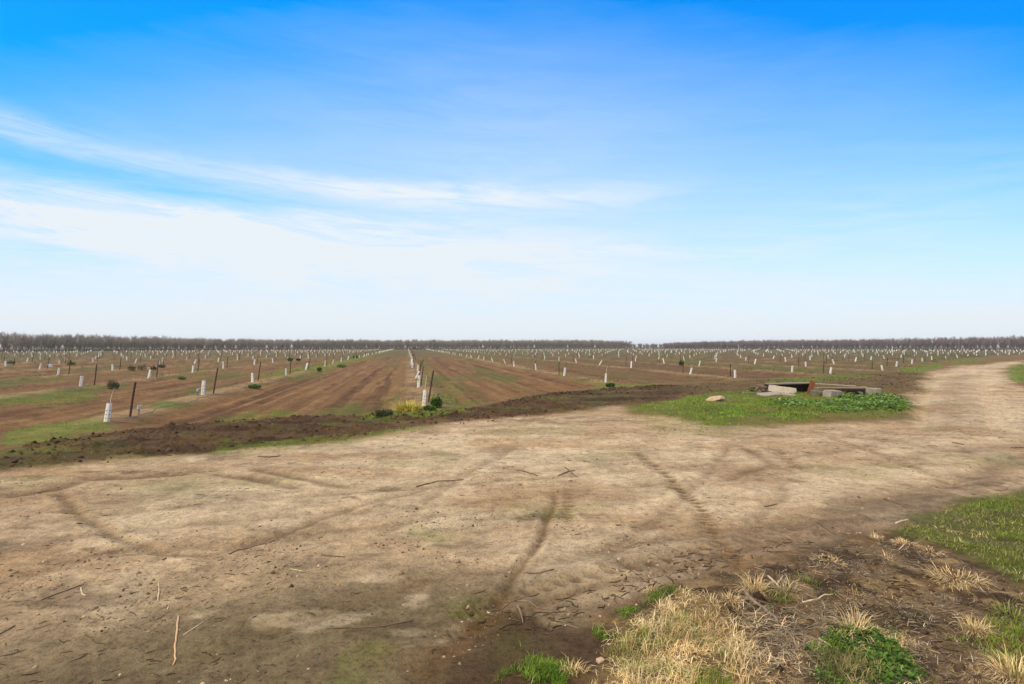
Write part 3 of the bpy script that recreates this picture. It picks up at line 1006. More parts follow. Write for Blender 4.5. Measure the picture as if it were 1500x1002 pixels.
# tilted slab
solid('concrete_slab', rough_block((.92, .13, .26), 4, .014, 9, .02, .10, (.97, 1)), M['concrete_pale'], (W(1146, 580, 19.7).x, 19.7, .04), (R(-24), R(7.5), R(-9)),
      'pale broken concrete slab leaning at a tilt left of the rusty iron', 'concrete slab')
solid('concrete_slab', rough_block((.74, .5, .075), 5, .014, 9, .015, .10), M['concrete'], (W(1128, 580, 19.0).x, 19.05, .035), (R(5), R(-3), R(14)),
      'flat grey concrete slab lying in front of the tilted slab', 'concrete slab')
solid('concrete_slab', rough_block((.42, .34, .06), 6, .014, 9, .015, .08), M['concrete'], (W(1156, 582, 18.9).x, 18.9, .035), (R(3), R(4), R(-20)),
      'small flat broken concrete piece below the tilted slab', 'concrete slab')
solid('timber', rough_block((.62, .12, .08), 7, .01, 9, .012), M['wood_grey'], (W(1101, 579, 19.3).x, 19.3, .04), (0, R(2), R(5)),
      'short grey timber on the grass at the left end of the rubble', 'timber')
# broken timber box
tb = empty('timber_box', (W(1156, 580, 20.2).x, 20.25, .02), 'low broken timber box with a dark hollow behind the tilted slab', 'timber box')
solid('top_board', rough_block((1.56, .50, .035), 8, .006, 12, .006), M['wood_grey'], (0, 0, .335), (0, R(-1.6), 0), parent=tb)
solid('back_board', rough_block((1.48, .035, .31), 9, .006, 12, .006), M['wood_dark'], (0, .22, .015), parent=tb)
solid('end_board', rough_block((.035, .40, .31), 10, .006, 8, .006), M['wood_dark'], (-.72, 0, .012), parent=tb)
solid('end_board', rough_block((.035, .40, .33), 11, .006, 8, .006), M['wood_dark'], (.70, 0, .012), parent=tb)
solid('bottom_board', rough_block((1.38, .40, .03), 11, .006, 8, .006), M['wood_dark'], (0, 0, .0), parent=tb)

# rusty angle iron
bm = bmesh.new()
prof = [(-.085, 0), (.085, 0), (.085, .15), (.070, .15), (.070, .015), (-.085, .015)]
nz_ = 6
rings = [[bm.verts.new((x + .004 * math.sin(k * 2.1), y, .56 * k / nz_)) for x, y in prof] for k in range(nz_ + 1)]
for k in range(nz_):
    for i in range(6):
        j = (i + 1) % 6
        bm.faces.new((rings[k][i], rings[k][j], rings[k + 1][j], rings[k + 1][i]))
bm.faces.new(rings[0][::-1])
bm.faces.new(rings[-1])
solid('angle_iron', bm, M['rust'], (W(1184.5, 580, 19.3).x, 19.3, -.02), (R(-4), R(15), R(-18)),
      'rusty orange angle iron leaning upright in the middle of the rubble', 'angle iron')
solid('plank', rough_block((1.72, .24, .05), 12, .006, 14, .006), M['wood_grey'], (W(1231, 570, 18.95).x, 18.95, .275), (R(2), R(.4), R(8)),
      'wide grey plank bridging the concrete blocks', 'plank')
solid('plank', rough_block((1.52, .09, .03), 13, .004, 14, .004), M['wood_pale'], (W(1221, 566, 20.6).x, 20.6, .285), (R(3), R(3.2), R(-4)),
      'thin pale lath sloping down to the right behind the grey plank', 'plank')
solid('plank', rough_block((1.9, .08, .03), 14, .004, 14, .004), M['wood_pale'], (W(1230, 567, 20.2).x, 20.15, .215), (R(2), R(-.6), R(3)),
      'thin pale lath lying level behind the grey plank', 'plank')
solid('timber', rough_block((1.02, .14, .10), 15, .006, 10, .008), M['wood_dark'], (W(1248, 575, 19.25).x, 19.3, .155), (0, R(.5), R(-2)),
      'dark timber beam under the grey plank between two blocks', 'timber')
hp = [W(1231, 585, 19.0)]
hp = []
for k in range(13):
    t = k / 12
    hp.append((W(1232 + 31 * t, 580, 18.98).x, 18.95 + .05 * t, .03 + .17 * math.sin(math.pi * t)))
tag(link('rubber_hose', tube_mesh('rubber_hose', hp, [.022] * 13, M['rubber'], 8)), 'black rubber hose arching out of the weeds below the dark timber', 'hose')
solid('concrete_chip', rough_block((.17, .10, .07), 16, .012, 5, .012, .05), M['concrete_pale'], (W(1258, 578, 19.1).x, 19.05, .10), (R(10), R(32), R(10)),
      'small pale concrete chip under the grey plank beside the end block', 'concrete chip')
# gnarled stump
st = empty('tree_stump', (W(1116, 580, 19.9).x, 19.95, 0), 'dark gnarled stump with broken roots at the left of the tilted slab', 'stump')
bm = rough_block((.42, .32, .33), 17, .07, 8, .09, .10, (.7, .7))
solid('trunk', bm, M['stick_dark'], (0, 0, 0), (0, R(6), R(30)), parent=st)
rr = random.Random(5)
for k in range(9):
    a = rr.uniform(0, 6.28)
    p = [Vector((.08 * math.cos(a), .08 * math.sin(a), rr.uniform(.12, .28)))]
    for q in range(4):
        p.append(p[-1] + Vector((.085 * math.cos(a) + rr.uniform(-.03, .03), .085 * math.sin(a) + rr.uniform(-.03, .03), rr.uniform(-.05, .045))))
    link('root', tube_mesh('root', p, [.028, .022, .016, .011, .006], M['stick_dark' if k % 3 else 'stick_mid'], 6, .15, k), st)
# buff rock
bm = bmesh.new()
bmesh.ops.create_icosphere(bm, subdivisions=4, radius=1)
from mathutils import noise as mnoise
for v in bm.verts:
    n = v.co.normalized()
    k = 1 + .28 * mnoise.noise(n * 1.5 + Vector((3, 1, 7))) + .10 * mnoise.noise(n * 4.5)
    v.co = Vector((n.x * .30 * k + .02 * n.z, n.y * .20 * k, max(-.06, n.z * .085 * k + .025 + .02 * n.x)))
gx, gy = G(1048, 589)
solid('boulder', bm, M['rock'], (gx, gy, gz(gx, gy) + .02), (0, R(-4), R(12)), 'buff flattish rock on the green grass left of the rubble', 'rock', smooth=True)

# ------------------------------------------------------------------ saplings in guards
def guard_mesh(name, w, h, bulge, holes):
    bm = bmesh.new()
    N = 12
    rings = []
    lev = [0, .02, .25, .5, .75, .98, 1.0]
    for z in lev:
        ring = []
        for k in range(N):
            a = 2 * math.pi * (k + .5) / N
            ca, sa = math.cos(a), math.sin(a)
            q = max(abs(ca), abs(sa)) ** .75                   # a squarish carton
            r = w / 2 / q * (1 + bulge * math.sin(z * 9 + k)) * (1.05 - .07 * z)
            ring.append(bm.verts.new((ca * r, sa * r, z * h)))
        rings.append(ring)
    for i in range(len(lev) - 1):
        for k in range(N):
            bm.faces.new((rings[i][k], rings[i][(k + 1) % N], rings[i + 1][(k + 1) % N], rings[i + 1][k]))
    inner = [bm.verts.new((v.co.x * .9, v.co.y * .9, h)) for v in rings[-1]]
    low = [bm.verts.new((v.co.x * .9, v.co.y * .9, h * .55)) for v in rings[-1]]
    for k in range(N):
        j = (k + 1) % N
        bm.faces.new((rings[-1][k], rings[-1][j], inner[j], inner[k]))
        f = bm.faces.new((inner[k], inner[j], low[j], low[k]))
        f.material_index = 1
    bm.faces.new(low[::-1]).material_index = 1
    for z in holes:                                             # punched windows on the four sides
        for s in range(4):
            a = s * math.pi / 2
            r = w / 2 * 1.02 * (1.05 - .07 * z)
            hw, hh = w * .16, h * .030
            vs = [bm.verts.new(Matrix.Rotation(a, 3, 'Z') @ Vector((r + .004, x, z * h + y))) for x, y in
                  ((-hw, -hh), (hw * .8, -hh * .8), (hw, hh), (-hw * .7, hh))]
            bm.faces.new(vs).material_index = 1
    return bm_mesh(name, bm, [M['guard'], M['guard_hole']])


def stem_mesh(name, h, seed, twigs, leafy, pale):
    rnd = random.Random(seed)
    mats = [M['trunk_white'] if pale else M['trunk'], M['leaf']]
    bm = bmesh.new()

    def limb(p, d, L, r, n=4, sides=5):
        pts, rad = [p], [r]
        for k in range(n):
            d = (d + Vector((rnd.uniform(-.12, .12), rnd.uniform(-.12, .12), .05))).normalized()
            pts.append(pts[-1] + d * L / n)
            rad.append(r * (1 - .75 * (k + 1) / n))
        prev = None
        rings = []
        for i, q in enumerate(pts):
            t = (pts[min(i + 1, n)] - pts[max(i - 1, 0)]).normalized()
            a = t.orthogonal().normalized() if prev is None else (prev - t * prev.dot(t)).normalized()
            prev = a
            b = t.cross(a)
            rings.append([bm.verts.new(q + (a * math.cos(6.283 * s / sides) + b * math.sin(6.283 * s / sides)) * rad[i]) for s in range(sides)])
        for i in range(n):
            for s in range(sides):
                bm.faces.new((rings[i][s], rings[i][(s + 1) % sides], rings[i + 1][(s + 1) % sides], rings[i + 1][s]))
        return pts
    main = limb(Vector((0, 0, 0)), Vector((rnd.uniform(-.05, .05), rnd.uniform(-.05, .05), 1)), h, .014, 6, 6)
    spots = []
    for k in range(twigs):
        q = main[rnd.choice((4, 5, 5, 6, 6))]
        a = rnd.uniform(0, 6.28)
        tp = limb(q, Vector((math.cos(a) * .6, math.sin(a) * .6, rnd.uniform(.5, 1.1))), rnd.uniform(.22, .55), .010, 3, 4)
        spots += tp[1:]
    me = bm_mesh(name, bm, mats)
    if leafy:
        bm = bmesh.new()
        bm.from_mesh(me)
        for k in range(leafy):
            q = rnd.choice(spots) + Vector([rnd.uniform(-.05, .05) for _ in range(3)])
            a, b = Vector([rnd.uniform(-1, 1) for _ in range(3)]).normalized() * .035, Vector([rnd.uniform(-1, 1) for _ in range(3)]).normalized() * .022
            vs = [bm.verts.new(q - a), bm.verts.new(q + b), bm.verts.new(q + a), bm.verts.new(q - b)]
            bm.faces.new(vs).material_index = 1
        bm.to_mesh(me)
        bm.free()
    at = me.attributes.new('tint', 'FLOAT_COLOR', 'POINT')
    at.data.foreach_set('color', np.tile([.120, .110, .040, 1.0], len(me.vertices)).astype(np.float32))
    return me


GUARDS = [guard_mesh('tree_guard', .092, .47, .008, (.22, .41, .62)), guard_mesh('tree_guard', .098, .45, .014, (.3, .52, .78)),
          guard_mesh('tree_guard', .088, .50, .010, ())]
STEMS = [stem_mesh('trunk', .88, 1, 0, 0, True), stem_mesh('trunk', .80, 2, 4, 0, False), stem_mesh('trunk', .85, 3, 7, 14, False),
         stem_mesh('trunk', .95, 4, 9, 26, False), stem_mesh('trunk', .60, 5, 2, 0, False), stem_mesh('trunk', .78, 6, 6, 0, False)]


def stake_mesh(seed):
    rnd = random.Random(seed)
    bm = bmesh.new()
    n = 5
    w, t = .038, .038
    rings = []
    for k in range(n + 1):
        z = -.12 + 1.04 * k / n
        q = 1 + rnd.uniform(-.05, .05)
        rings.append([bm.verts.new((x * q * w / 2 + .006 * math.sin(k + seed), y * q * t / 2, z)) for x, y in ((-1, -.7), (-.7, -1), (.7, -1), (1, -.7), (1, .7), (.7, 1), (-.7, 1), (-1, .7))])
    for k in range(n):
        for i in range(8):
            j = (i + 1) % 8
            bm.faces.new((rings[k][i], rings[k][j], rings[k + 1][j], rings[k + 1][i]))
    top = bm.verts.new((0, 0, .94 + rnd.uniform(0, .02)))
    for i in range(8):
        bm.faces.new((rings[-1][i], rings[-1][(i + 1) % 8], top))
    bm.faces.new(rings[0][::-1])
    return bm_mesh('wooden_stake', bm, M['stake'])


STAKES = [stake_mesh(k) for k in range(3)]

ROWNAME = {-3: 'fourth row left of the middle row', -2: 'third row left of the middle row', -1: None}
grid = []                                                    # (distance, row, k, x, y)
FAR_D = lambda az: np.interp(az, [-.75, -.6, -.42, -.2, .2, .3, .42, .60, .75], [172, 200, 232, 285, 330, 330, 300, 262, 236])
for ri, v in enumerate(ROWS):
    us = float(row_start(v))
    if v < -14:
        us = us + (26.7 - us) % 7.05
    if ri - R0 == -3:
        us = 37.4 - 4 * 7.05
    if abs(v + 13.52) < .1:
        us = 26.7 - 7.05
    n = int((330 - us) / 7.05)
    for k in range(n):
        j = 0 if k < 3 else 1
        u = us + 7.05 * k + j * random.uniform(-.35, .35)
        vv = float(v) + j * random.uniform(-.18, .18)
        if k > 4 and random.random() < .06:
            continue
        x, y = xy(u, vv)
        if y < 8 or abs(x) > .93 * y + .6:
            continue
        d = math.hypot(x, y)
        az = math.atan2(x, y)
        if y > float(FAR_D(az)) - 6:
            continue
        grid.append((y, ri - R0, k, x, y))
grid.sort()
ga = np.array([(g[3], g[4]) for g in grid])
zz = height(ga[:, 0], ga[:, 1])
zq = zones(ga[:, 0], ga[:, 1])
ok = (zq['road'] < .3) & (zq['lawn'] < .3)
near, rest = [], []
for i, g in enumerate(grid):
    if ok[i]:
        (near if len(near) < 300 else rest).append((g, float(zz[i])))

ORD = ['first', 'second', 'third', 'fourth', 'fifth', 'sixth', 'seventh']
ROW_WORDS = {0: 'in the middle row by the yellow tuft', -1: 'in the row left of the middle row', -2: 'in the second row left of middle',
             -3: 'in the third row left of middle', -4: 'in the fourth row left of middle', 1: 'in the row right of the middle row',
             2: 'in the second row right of middle', 3: 'in the third row right of middle', 4: 'in the fourth row right of middle',
             5: 'in the fifth row right of middle'}
LEANS = {(-1, 0): (9, 0), (-1, 1): (5, 0), (-1, 2): (0, 0), (0, 0): (4, 0), (0, 1): (3, 0), (-2, 1): (12, 0), (-2, 2): (7, 0), (1, 0): (3, 0), (1, 1): (7, 0),
         (2, 0): (-2, 0), (2, 1): (15, 0), (3, 0): (10, 0), (4, 0): (-11, 0)}
SPOT = {(-1, 0): (156, 619), (-1, 1): (297, 580), (-1, 2): (370, 560), (-1, 3): (419, 550), (-1, 4): (448, 542), (0, 0): (621, 596), (0, 1): (613, 568.5),
        (0, 2): (609, 555), (1, 0): (887, 560), (1, 1): (826.5, 551), (1, 2): (785, 542), (1, 3): (753, 537), (2, 0): (1077, 554), (2, 1): (1011, 548.6),
        (3, 0): (1216, 548.6), (3, 1): (1160, 545.6), (4, 0): (1293, 542), (-2, 0): (118, 566.5), (-2, 1): (218, 554), (-2, 2): (282, 546.5),
        (-2, 3): (327, 540), (-3, 0): (85, 549.7)}              # where the nearest ones stand, read off the photograph's ground
counter = {}
trees, stakes = [], []
stake_n = 0


def sapling(x, y, z, row, seq, label, group, rnd):
    o = empty('young_tree', (x, y, z - .01), label, 'young tree', group)
    lean = LEANS.get((row, seq), (rnd.gauss(6, 8 if row < 1 else 12), rnd.gauss(0, 5)))
    if row >= 4:
        lean = (lean[0] - 6, lean[1]) if (row, seq) not in LEANS else lean
    o.rotation_euler = (R(lean[1]), R(lean[0]), 0)
    s = rnd.uniform(.88, 1.10)
    o.scale = (s, s, s)
    g = link('tree_guard', GUARDS[rnd.choice((0, 1, 2)) if seq > 1 else (0 if row in (0, -1) else 1)], o)
    g.rotation_euler = (0, 0, rnd.uniform(-.3, .3) - math.pi / 2)
    kk = rnd.choice((1, 2, 3, 4, 5, 5, 3, 1))
    if (row, seq) in ((-1, 0), (0, 0), (1, 0)):
        kk = 0
    elif y < 32:
        kk = rnd.choice((1, 4, 4))
    t = link('trunk', STEMS[kk], o)
    t.rotation_euler = (0, 0, rnd.uniform(0, 6.28))
    return o


for (y, row, k, x, _), z in near:
    rnd = random.Random(row * 1000 + k)
    seq = counter.get(row, 0)
    counter[row] = seq + 1
    if (row, seq) in SPOT:
        x, y = G(*SPOT[(row, seq)])
        z = gz(x, y)
    side = 'left' if row < 0 else ('middle' if row == 0 else 'right')
    if row in ROW_WORDS and seq < 5:
        label = '%s white guarded sapling %s' % ('nearest' if seq == 0 else ORD[seq] + ' nearest', ROW_WORDS[row])
    else:
        label = {'left': 'small white guarded sapling far back among the rows at the left',
                 'middle': 'white guarded sapling far back in the middle row, past the fifth one',
                 'right': 'small white guarded sapling far back among the rows at the right'}[side]
    sapling(x, y, z, row, seq, label, 'young trees in white guards in orchard rows', rnd)
    # its stake, about a metre farther along the row
    if row <= 0 or rnd.random() < (.75 if seq < 3 else .5):
        sx, sy = x + RU[0] * .95 + rnd.uniform(-.06, .06) + (.12 if row == 0 else 0), y + RU[1] * .95
        if row in (1, 2, 3) and seq == 0:
            sx, sy = x + .12, y + 1.0
        st_o = link('wooden_stake', STAKES[rnd.randrange(3)])
        st_o.location = (sx, sy, gz(sx, sy) - .02)
        s = rnd.uniform(.9, 1.05)
        st_o.scale = (1, 1, s if row <= 0 else s * .85)
        st_o.rotation_euler = (R(rnd.gauss(0, 2)), R(9 if row <= 0 and seq < 3 else rnd.gauss(7, 3) if row <= 0 else rnd.gauss(3, 4)), rnd.uniform(-.2, .2))
        if row in ROW_WORDS and seq < 5:
            lab = 'dark leaning stake behind the %s sapling %s' % ('nearest' if seq == 0 else ORD[seq] + ' nearest', ROW_WORDS[row])
        else:
            lab = {'left': 'small dark stake far back among the rows at the left', 'middle': 'dark stake far back in the middle row, past the fifth one',
                   'right': 'small dark stake far back among the rows at the right'}[side]
        tag(st_o, lab, 'stake', 'dark stakes beside the young trees')

# the farthest saplings, one object
VV, FF, o_ = [], [], 0
CC = []
for (y, row, k, x, _), z in rest:
    rnd = random.Random(row * 1000 + k)
    lean = R(rnd.gauss(4, 7))
    w, h = .11, rnd.uniform(.42, .52)
    dx = math.sin(lean)
    for (b, top, ww, colr) in ((0, h, w, (.74, .73, .70)), (h, rnd.uniform(.8, 1.3), .016, (.20, .15, .11))):
        p = []
        for z_, q in ((b, ww), (top, ww * .95)):
            for sx, sy in ((-1, -1), (1, -1), (1, 1), (-1, 1)):
                p.append((x + dx * z_ + sx * q / 2, y + sy * q / 2, z + z_))
        VV += p
        FF += [[o_ + a for a in f] for f in ((0, 1, 5, 4), (1, 2, 6, 5), (2, 3, 7, 6), (3, 0, 4, 7), (4, 5, 6, 7))]
        CC += [colr] * 8
        o_ += 8
    for t in range(5):                                          # a few bare shoots
        a = rnd.uniform(0, 6.28)
        z0 = rnd.uniform(.6, .9)
        L = rnd.uniform(.2, .45)
        q = Vector((x + dx * z0, y, z + z0))
        e = q + Vector((math.cos(a) * L * .6, math.sin(a) * L * .6, L))
        VV += [tuple(q + Vector((-.012, 0, 0))), tuple(q + Vector((.012, 0, 0))), tuple(e + Vector((.006, 0, 0))), tuple(e + Vector((-.006, 0, 0)))]
        FF.append([o_, o_ + 1, o_ + 2, o_ + 3])
        CC += [(.12, .10, .06)] * 4
        o_ += 4
tag(link('distant_young_trees', np_mesh('distant_young_trees', np.array(VV), np.array(FF), M['twig'], np.array(CC))),
    'tiny white guarded saplings of the orchard fading into the distance', 'young trees', None, 'stuff')


# ------------------------------------------------------------------ weed bushes in the field
def bush_mesh(w, h, n, cols, seed, leaf=.05):
    r_ = np.random.default_rng(seed)
    a = r_.uniform(0, 6.28, n)
    rr_ = np.sqrt(r_.uniform(0, 1, n)) * w / 2
    lump = .65 + .5 * vnoise(np.cos(a) * 1.7 + seed, np.sin(a) * 1.7 + rr_ * 4 / max(w, .1), seed)
    z = r_.uniform(0, 1, n) ** .7 * h * lump * np.sqrt(np.clip(1 - (rr_ / (w / 2)) ** 2 * .7, 0, 1))
    Pn = np.stack([np.cos(a) * rr_ * (.8 + .4 * z / h), np.sin(a) * rr_ * .8, z], 1)
    L = r_.uniform(.6, 1.4, n) * leaf
    v, f = leaves(Pn, L, L * .45, r_.uniform(-.2, 1.3, n), a + r_.normal(0, .8, n))
    m = 24
    a2 = r_.uniform(0, 6.28, m)
    v2, f2 = blades(np.zeros((m, 3)), r_.uniform(.6, 1.05, m) * h, np.full(m, .012), r_.uniform(.05, .7, m), a2, .2)
    V, Fc, Cc = join([(v, f, tints(n, 4, cols, .35)), (v2, f2, tints(m, 5, [(.14, .12, .06), (.10, .10, .04)], .2))])
    return np_mesh('weed_bush', V, Fc, M['leaf'], Cc)


DK = [(.120, .120, .062), (.150, .142, .075), (.085, .090, .048)]
GB = [(.085, .190, .030), (.120, .240, .036), (.060, .130, .028)]
BUSH = [  # px, base py, width px, height px, colours, label
    (166, 566, 19, 19, DK, 'dark olive weed bush behind the nearest left sapling'),
    (104.5, 534, 14, 11, GB, 'round green bush standing alone far left in the field'),
    (193, 542, 13, 12, DK, 'leftmost of the dark olive bushes in a line at the left of the field'),
    (208, 541, 15, 12, DK, 'widest of the dark olive bushes in a line at the left of the field'),
    (225, 540, 9, 8, DK, 'smallest of the dark olive bushes in a line, by a sapling'),
    (237, 538, 12, 7, DK, 'rightmost of the dark olive bushes in a line at the left of the field'),
    (267, 553, 14, 6, GB, 'low green weed clump between the two left rows'),
    (16, 532, 12, 6, DK, 'low dark weed clump at the far left edge of the field'),
    (468, 543, 8, 10, GB, 'dark green weed clump against a guard in the row with the drip hose'),
    (373, 568, 21, 8, GB, 'low green weed clump at the foot of the third sapling with the drip hose'),
    (425, 529, 9, 6, GB, 'left one of two green clumps far back left of the middle'),
    (437, 528, 8, 5, GB, 'right one of two green clumps far back left of the middle'),
    (500, 537, 17, 7, GB, 'broad green weed clump along the row with the drip hose'),
    (520.5, 525, 8, 5, GB, 'small green clump far along the row with the drip hose'),
    (639, 598, 20, 25, GB, 'tall dark green bush beside the nearest stake of the middle row'),
    (630, 602, 20, 8, GB, 'low bright green clump in front of the nearest middle row sapling'),
    (563, 610, 30, 12, [(.13, .155, .075), (.10, .135, .055)], 'grey green low weed left of the yellow grass tuft'),
    (894, 567, 16, 9, GB, 'green clump at the foot of the nearest sapling right of the middle row'),
    (998, 535, 8, 11, [(.05, .085, .03), (.07, .11, .04)], 'dark green bush beside a distant sapling right of centre'),
    (1106, 577, 16, 8, GB, 'green weed clump at the left end of the rubble'),
]
for i, (px, py, wp, hp_, cols, lab) in enumerate(BUSH):
    x, y = G(px, py)
    m = bush_mesh(wp * y / F * .85, hp_ * y / F * .72, 900 if y < 30 else 500, cols, 300 + i, max(.06, y * .0019))
    o = link('weed_bush', m)
    o.location = (x, y, gz(x, y) - .01)
    tag(o, lab, 'bush', 'weed bushes in the orchard')


# grass tufts that stand alone
def tuft_mesh(w, h, n, cols, seed, bw=.003, lean=(.1, 1.2)):
    r_ = np.random.default_rng(seed)
    a = r_.uniform(0, 6.28, n)
    rr_ = r_.uniform(0, 1, n) ** .7 * w * .38
    Pn = np.stack([np.cos(a) * rr_, np.sin(a) * rr_, np.zeros(n)], 1)
    v, f = blades(Pn, r_.uniform(.5, 1.1, n) * h * 1.25, r_.uniform(.7, 1.4, n) * bw, r_.uniform(*lean, n), a + r_.normal(0, .5, n), .6)
    return np_mesh('grass_tuft', v, f, M['straw'], tints(n, 5, cols, .3))


YEL = [(.56, .46, .10), (.48, .42, .08), (.62, .52, .16), (.38, .38, .07)]
TUFT = [(598, 601, 46, 22, YEL, 900, .012, 'yellow grass tuft at the foot of the nearest middle row sapling'),
        (1104, 868, 34, 34, STRAW, 260, .003, 'straw tuft at the left end of the fallen brown branch'),
        (1152, 872, 40, 34, GREY + STRAW, 200, .003, 'greyish straw tuft between the two fallen branches'),
        (1070, 884, 32, 18, STRAW, 150, .003, 'small straw tuft left of the fallen brown branch'),
        (952, 868, 22, 12, STRAW, 110, .003, 'small pale tuft alone on the track edge'),
        (1215, 826, 50, 14, STRAW, 220, .0035, 'low wide straw tuft at the edge of the track'),
        (1252, 874, 46, 18, [(.42, .29, .13), (.36, .24, .10)], 240, .003, 'low orange straw tuft in the middle of the litter'),
        (1300, 822, 16, 16, STRAW, 60, .003, 'tiny upright straw tuft in the litter'),
        (1283, 792, 24, 12, STRAW, 120, .0035, 'straw tuft at the corner of the green verge'),
        (1325, 800, 36, 14, STRAW, 200, .0035, 'straw tuft along the edge of the green verge'),
        (1362, 812, 40, 16, STRAW, 170, .0035, 'straw tuft below the green verge, between two others'),
        (1400, 852, 78, 34, STRAW, 420, .0032, 'large pale straw tuft spreading by the green verge'),
        (1430, 925, 46, 24, STRAW, 260, .003, 'straw tuft at the right, above the orange one'),
        (1455, 940, 42, 18, [(.42, .26, .12), (.34, .20, .09)], 220, .003, 'orange brown tuft at the right'),
        (1480, 905, 50, 26, GRN_Y + [(.30, .26, .10)], 260, .003, 'yellow green tuft at the right edge'),
        (1490, 992, 66, 44, STRAW, 340, .003, 'tall straw tuft in the lower right corner'),
        (1255, 930, 40, 40, STRAW, 130, .0028, 'thin tall straw tuft behind the clover patch'),
        (1430, 990, 70, 22, [(.36, .25, .12), (.42, .31, .16)], 260, .003, 'low brown straw tuft near the lower right corner')]
for i, (px, py, wp, hp_, cols, n, bw, lab) in enumerate(TUFT):
    x, y = G(px, py)
    o = link('grass_tuft', tuft_mesh(wp * y / F, hp_ * y / F * .78, int(n * .8), cols, 400 + i, bw, (.8, 1.6) if hp_ < wp * .45 else (.3, 1.4)))
    o.location = (x, y, gz(x, y) - .005)
    tag(o, lab, 'grass tuft', 'separate grass tufts')

# ------------------------------------------------------------------ sticks and branches on the ground
STICK = [  # photo points, radius px at that depth, material, label
    ([(261, 902), (259, 925), (256, 950), (257, 963), (253, 971)], 1.9, 'stick_tan', 'long tan stick with a pale tip lying on the near left soil'),
    ([(269, 929), (284, 919), (299, 909)], 1.4, 'stick_pale', 'short straight pale stick beside the long tan stick'),
    ([(231, 880), (233, 866), (232, 852)], 1.5, 'stick_pale', 'short greyish stick farther back than the long tan stick'),
    ([(119, 861), (120, 870), (124, 874), (130, 872)], 1.5, 'stick_pale', 'hooked pale twig on the soil at the far left'),
    ([(245, 893), (247, 886)], 1.2, 'stick_pale', 'tiny pale twig between two longer sticks'),
    ([(480, 921), (520, 919), (560, 916), (606, 906)], 1.7, 'stick_dark', 'long dark stick lying across the near centre'),
    ([(713, 890), (735, 883), (760, 876), (790, 869)], 1.6, 'stick_dark', 'dark stick crossing the muddy wheel track'),
    ([(758, 877), (775, 883), (798, 892)], 1.6, 'stick_mid', 'brown stick touching the dark stick on the muddy wheel track'),
    ([(758, 894), (763, 905), (766, 914)], 1.5, 'stick_mid', 'short twig standing beyond the green sprouts'),
    ([(826, 914), (838, 918), (847, 922)], 1.5, 'stick_mid', 'short brown stick left of the dry grass'),
    ([(766, 841), (790, 842), (812, 837)], 1.8, 'stick_dark', 'dark short stick above the muddy wheel track'),
    ([(690, 872), (712, 864)], 1.4, 'stick_dark', 'short dark twig left of the wheel track'),
    ([(335, 812), (360, 803), (382, 796), (402, 788)], 1.6, 'stick_dark', 'dark twig at the end of the curved wheel mark'),
    ([(758, 690), (772, 692), (788, 697)], 1.5, 'stick_dark', 'left one of two dark twig bundles in mid track'),
    ([(818, 696), (832, 691), (842, 689)], 1.5, 'stick_dark', 'right one of two dark twig bundles in mid track'),
    ([(828, 684), (838, 692), (848, 700)], 1.2, 'stick_dark', 'thin twig crossing the right twig bundle in mid track'),
    ([(1199, 768), (1212, 777), (1226, 787)], 1.7, 'stick_dark', 'dark straight stick on the track edge left of the verge'),
    ([(1295, 729), (1310, 736), (1326, 744)], 1.7, 'stick_dark', 'dark stick at the track edge above the green verge'),
    ([(1312, 769), (1322, 765), (1331, 762)], 2.4, 'stick_pale', 'pale wood splinter at the corner of the green verge'),
    ([(1317, 810), (1322, 805), (1328, 800)], 1.3, 'stick_pale', 'short pale twig below the straw tufts of the verge'),
    ([(378, 669), (395, 670), (411, 668)], 1.8, 'stick_dark', 'dark stick at the top edge of the track left of centre'),
    ([(1087, 868), (1102, 883), (1118, 895), (1132, 905), (1141, 917)], 4.2, 'stick_mid', 'thick brown broken branch in the near litter'),
    ([(1126, 852), (1138, 862), (1152, 876)], 2.2, 'stick_pale', 'pale branch lying behind the thick brown branch'),
    ([(1138, 862), (1147, 850)], 1.5, 'stick_pale', 'short side twig on the pale branch behind the thick one'),
    ([(1175, 886), (1190, 884), (1206, 877), (1222, 874)], 1.8, 'stick_pale', 'bent straw coloured stalk right of the pale branch'),
    ([(1140, 930), (1160, 945), (1180, 962), (1196, 980)], 2.6, 'stick_mid', 'brown branch running down beside the clover patch'),
    ([(1122, 945), (1130, 965), (1146, 982)], 1.5, 'stick_pale', 'thin pale stalk left of the clover patch'),
    ([(610, 713), (640, 706), (680, 702)], 1.4, 'stick_dark', 'thin dark twig on the pale track left of centre'),
    ([(1120, 742), (1140, 739)], 1.6, 'stick_dark', 'short dark stick on the right half of the track'),
    ([(1395, 649), (1412, 651)], 1.6, 'stick_dark', 'short dark stick on the right bend of the track'),
    ([(1480, 655), (1500, 656)], 1.5, 'stick_dark', 'dark stick at the right edge of the track bend'),
    ([(60, 880), (90, 868), (122, 856)], 1.4, 'stick_dark', 'dark thin twig on the soil at the lower left'),
    ([(0, 928), (12, 922), (22, 917)], 2.0, 'stick_dark', 'dark stub at the left edge of the near soil'),
    ([(88, 953), (106, 951)], 1.8, 'stick_dark', 'short dark stick in the lower left corner'),
    ([(143, 951), (155, 948)], 1.6, 'stick_dark', 'tiny dark stick right of the lower left corner'),
    ([(1058, 992), (1080, 1000), (1100, 1004)], 1.8, 'stick_pale', 'pale stalk on the dry grass at the bottom edge'),
    ([(1200, 940), (1215, 950), (1225, 960)], 1.7, 'stick_pale', 'pale stalk lying over the clover patch'),
    ([(790, 1000), (800, 980)], 1.4, 'stick_pale', 'pale stalk at the bottom edge in the green sprouts'),
    ([(425, 835), (445, 837), (458, 833)], 1.1, 'stick_pale', 'thin light twig on the soil between tracks'),
    ([(470, 812), (490, 814), (505, 815)], 1.6, 'stick_dark', 'dark twig lying left of the centre of the track'),
]
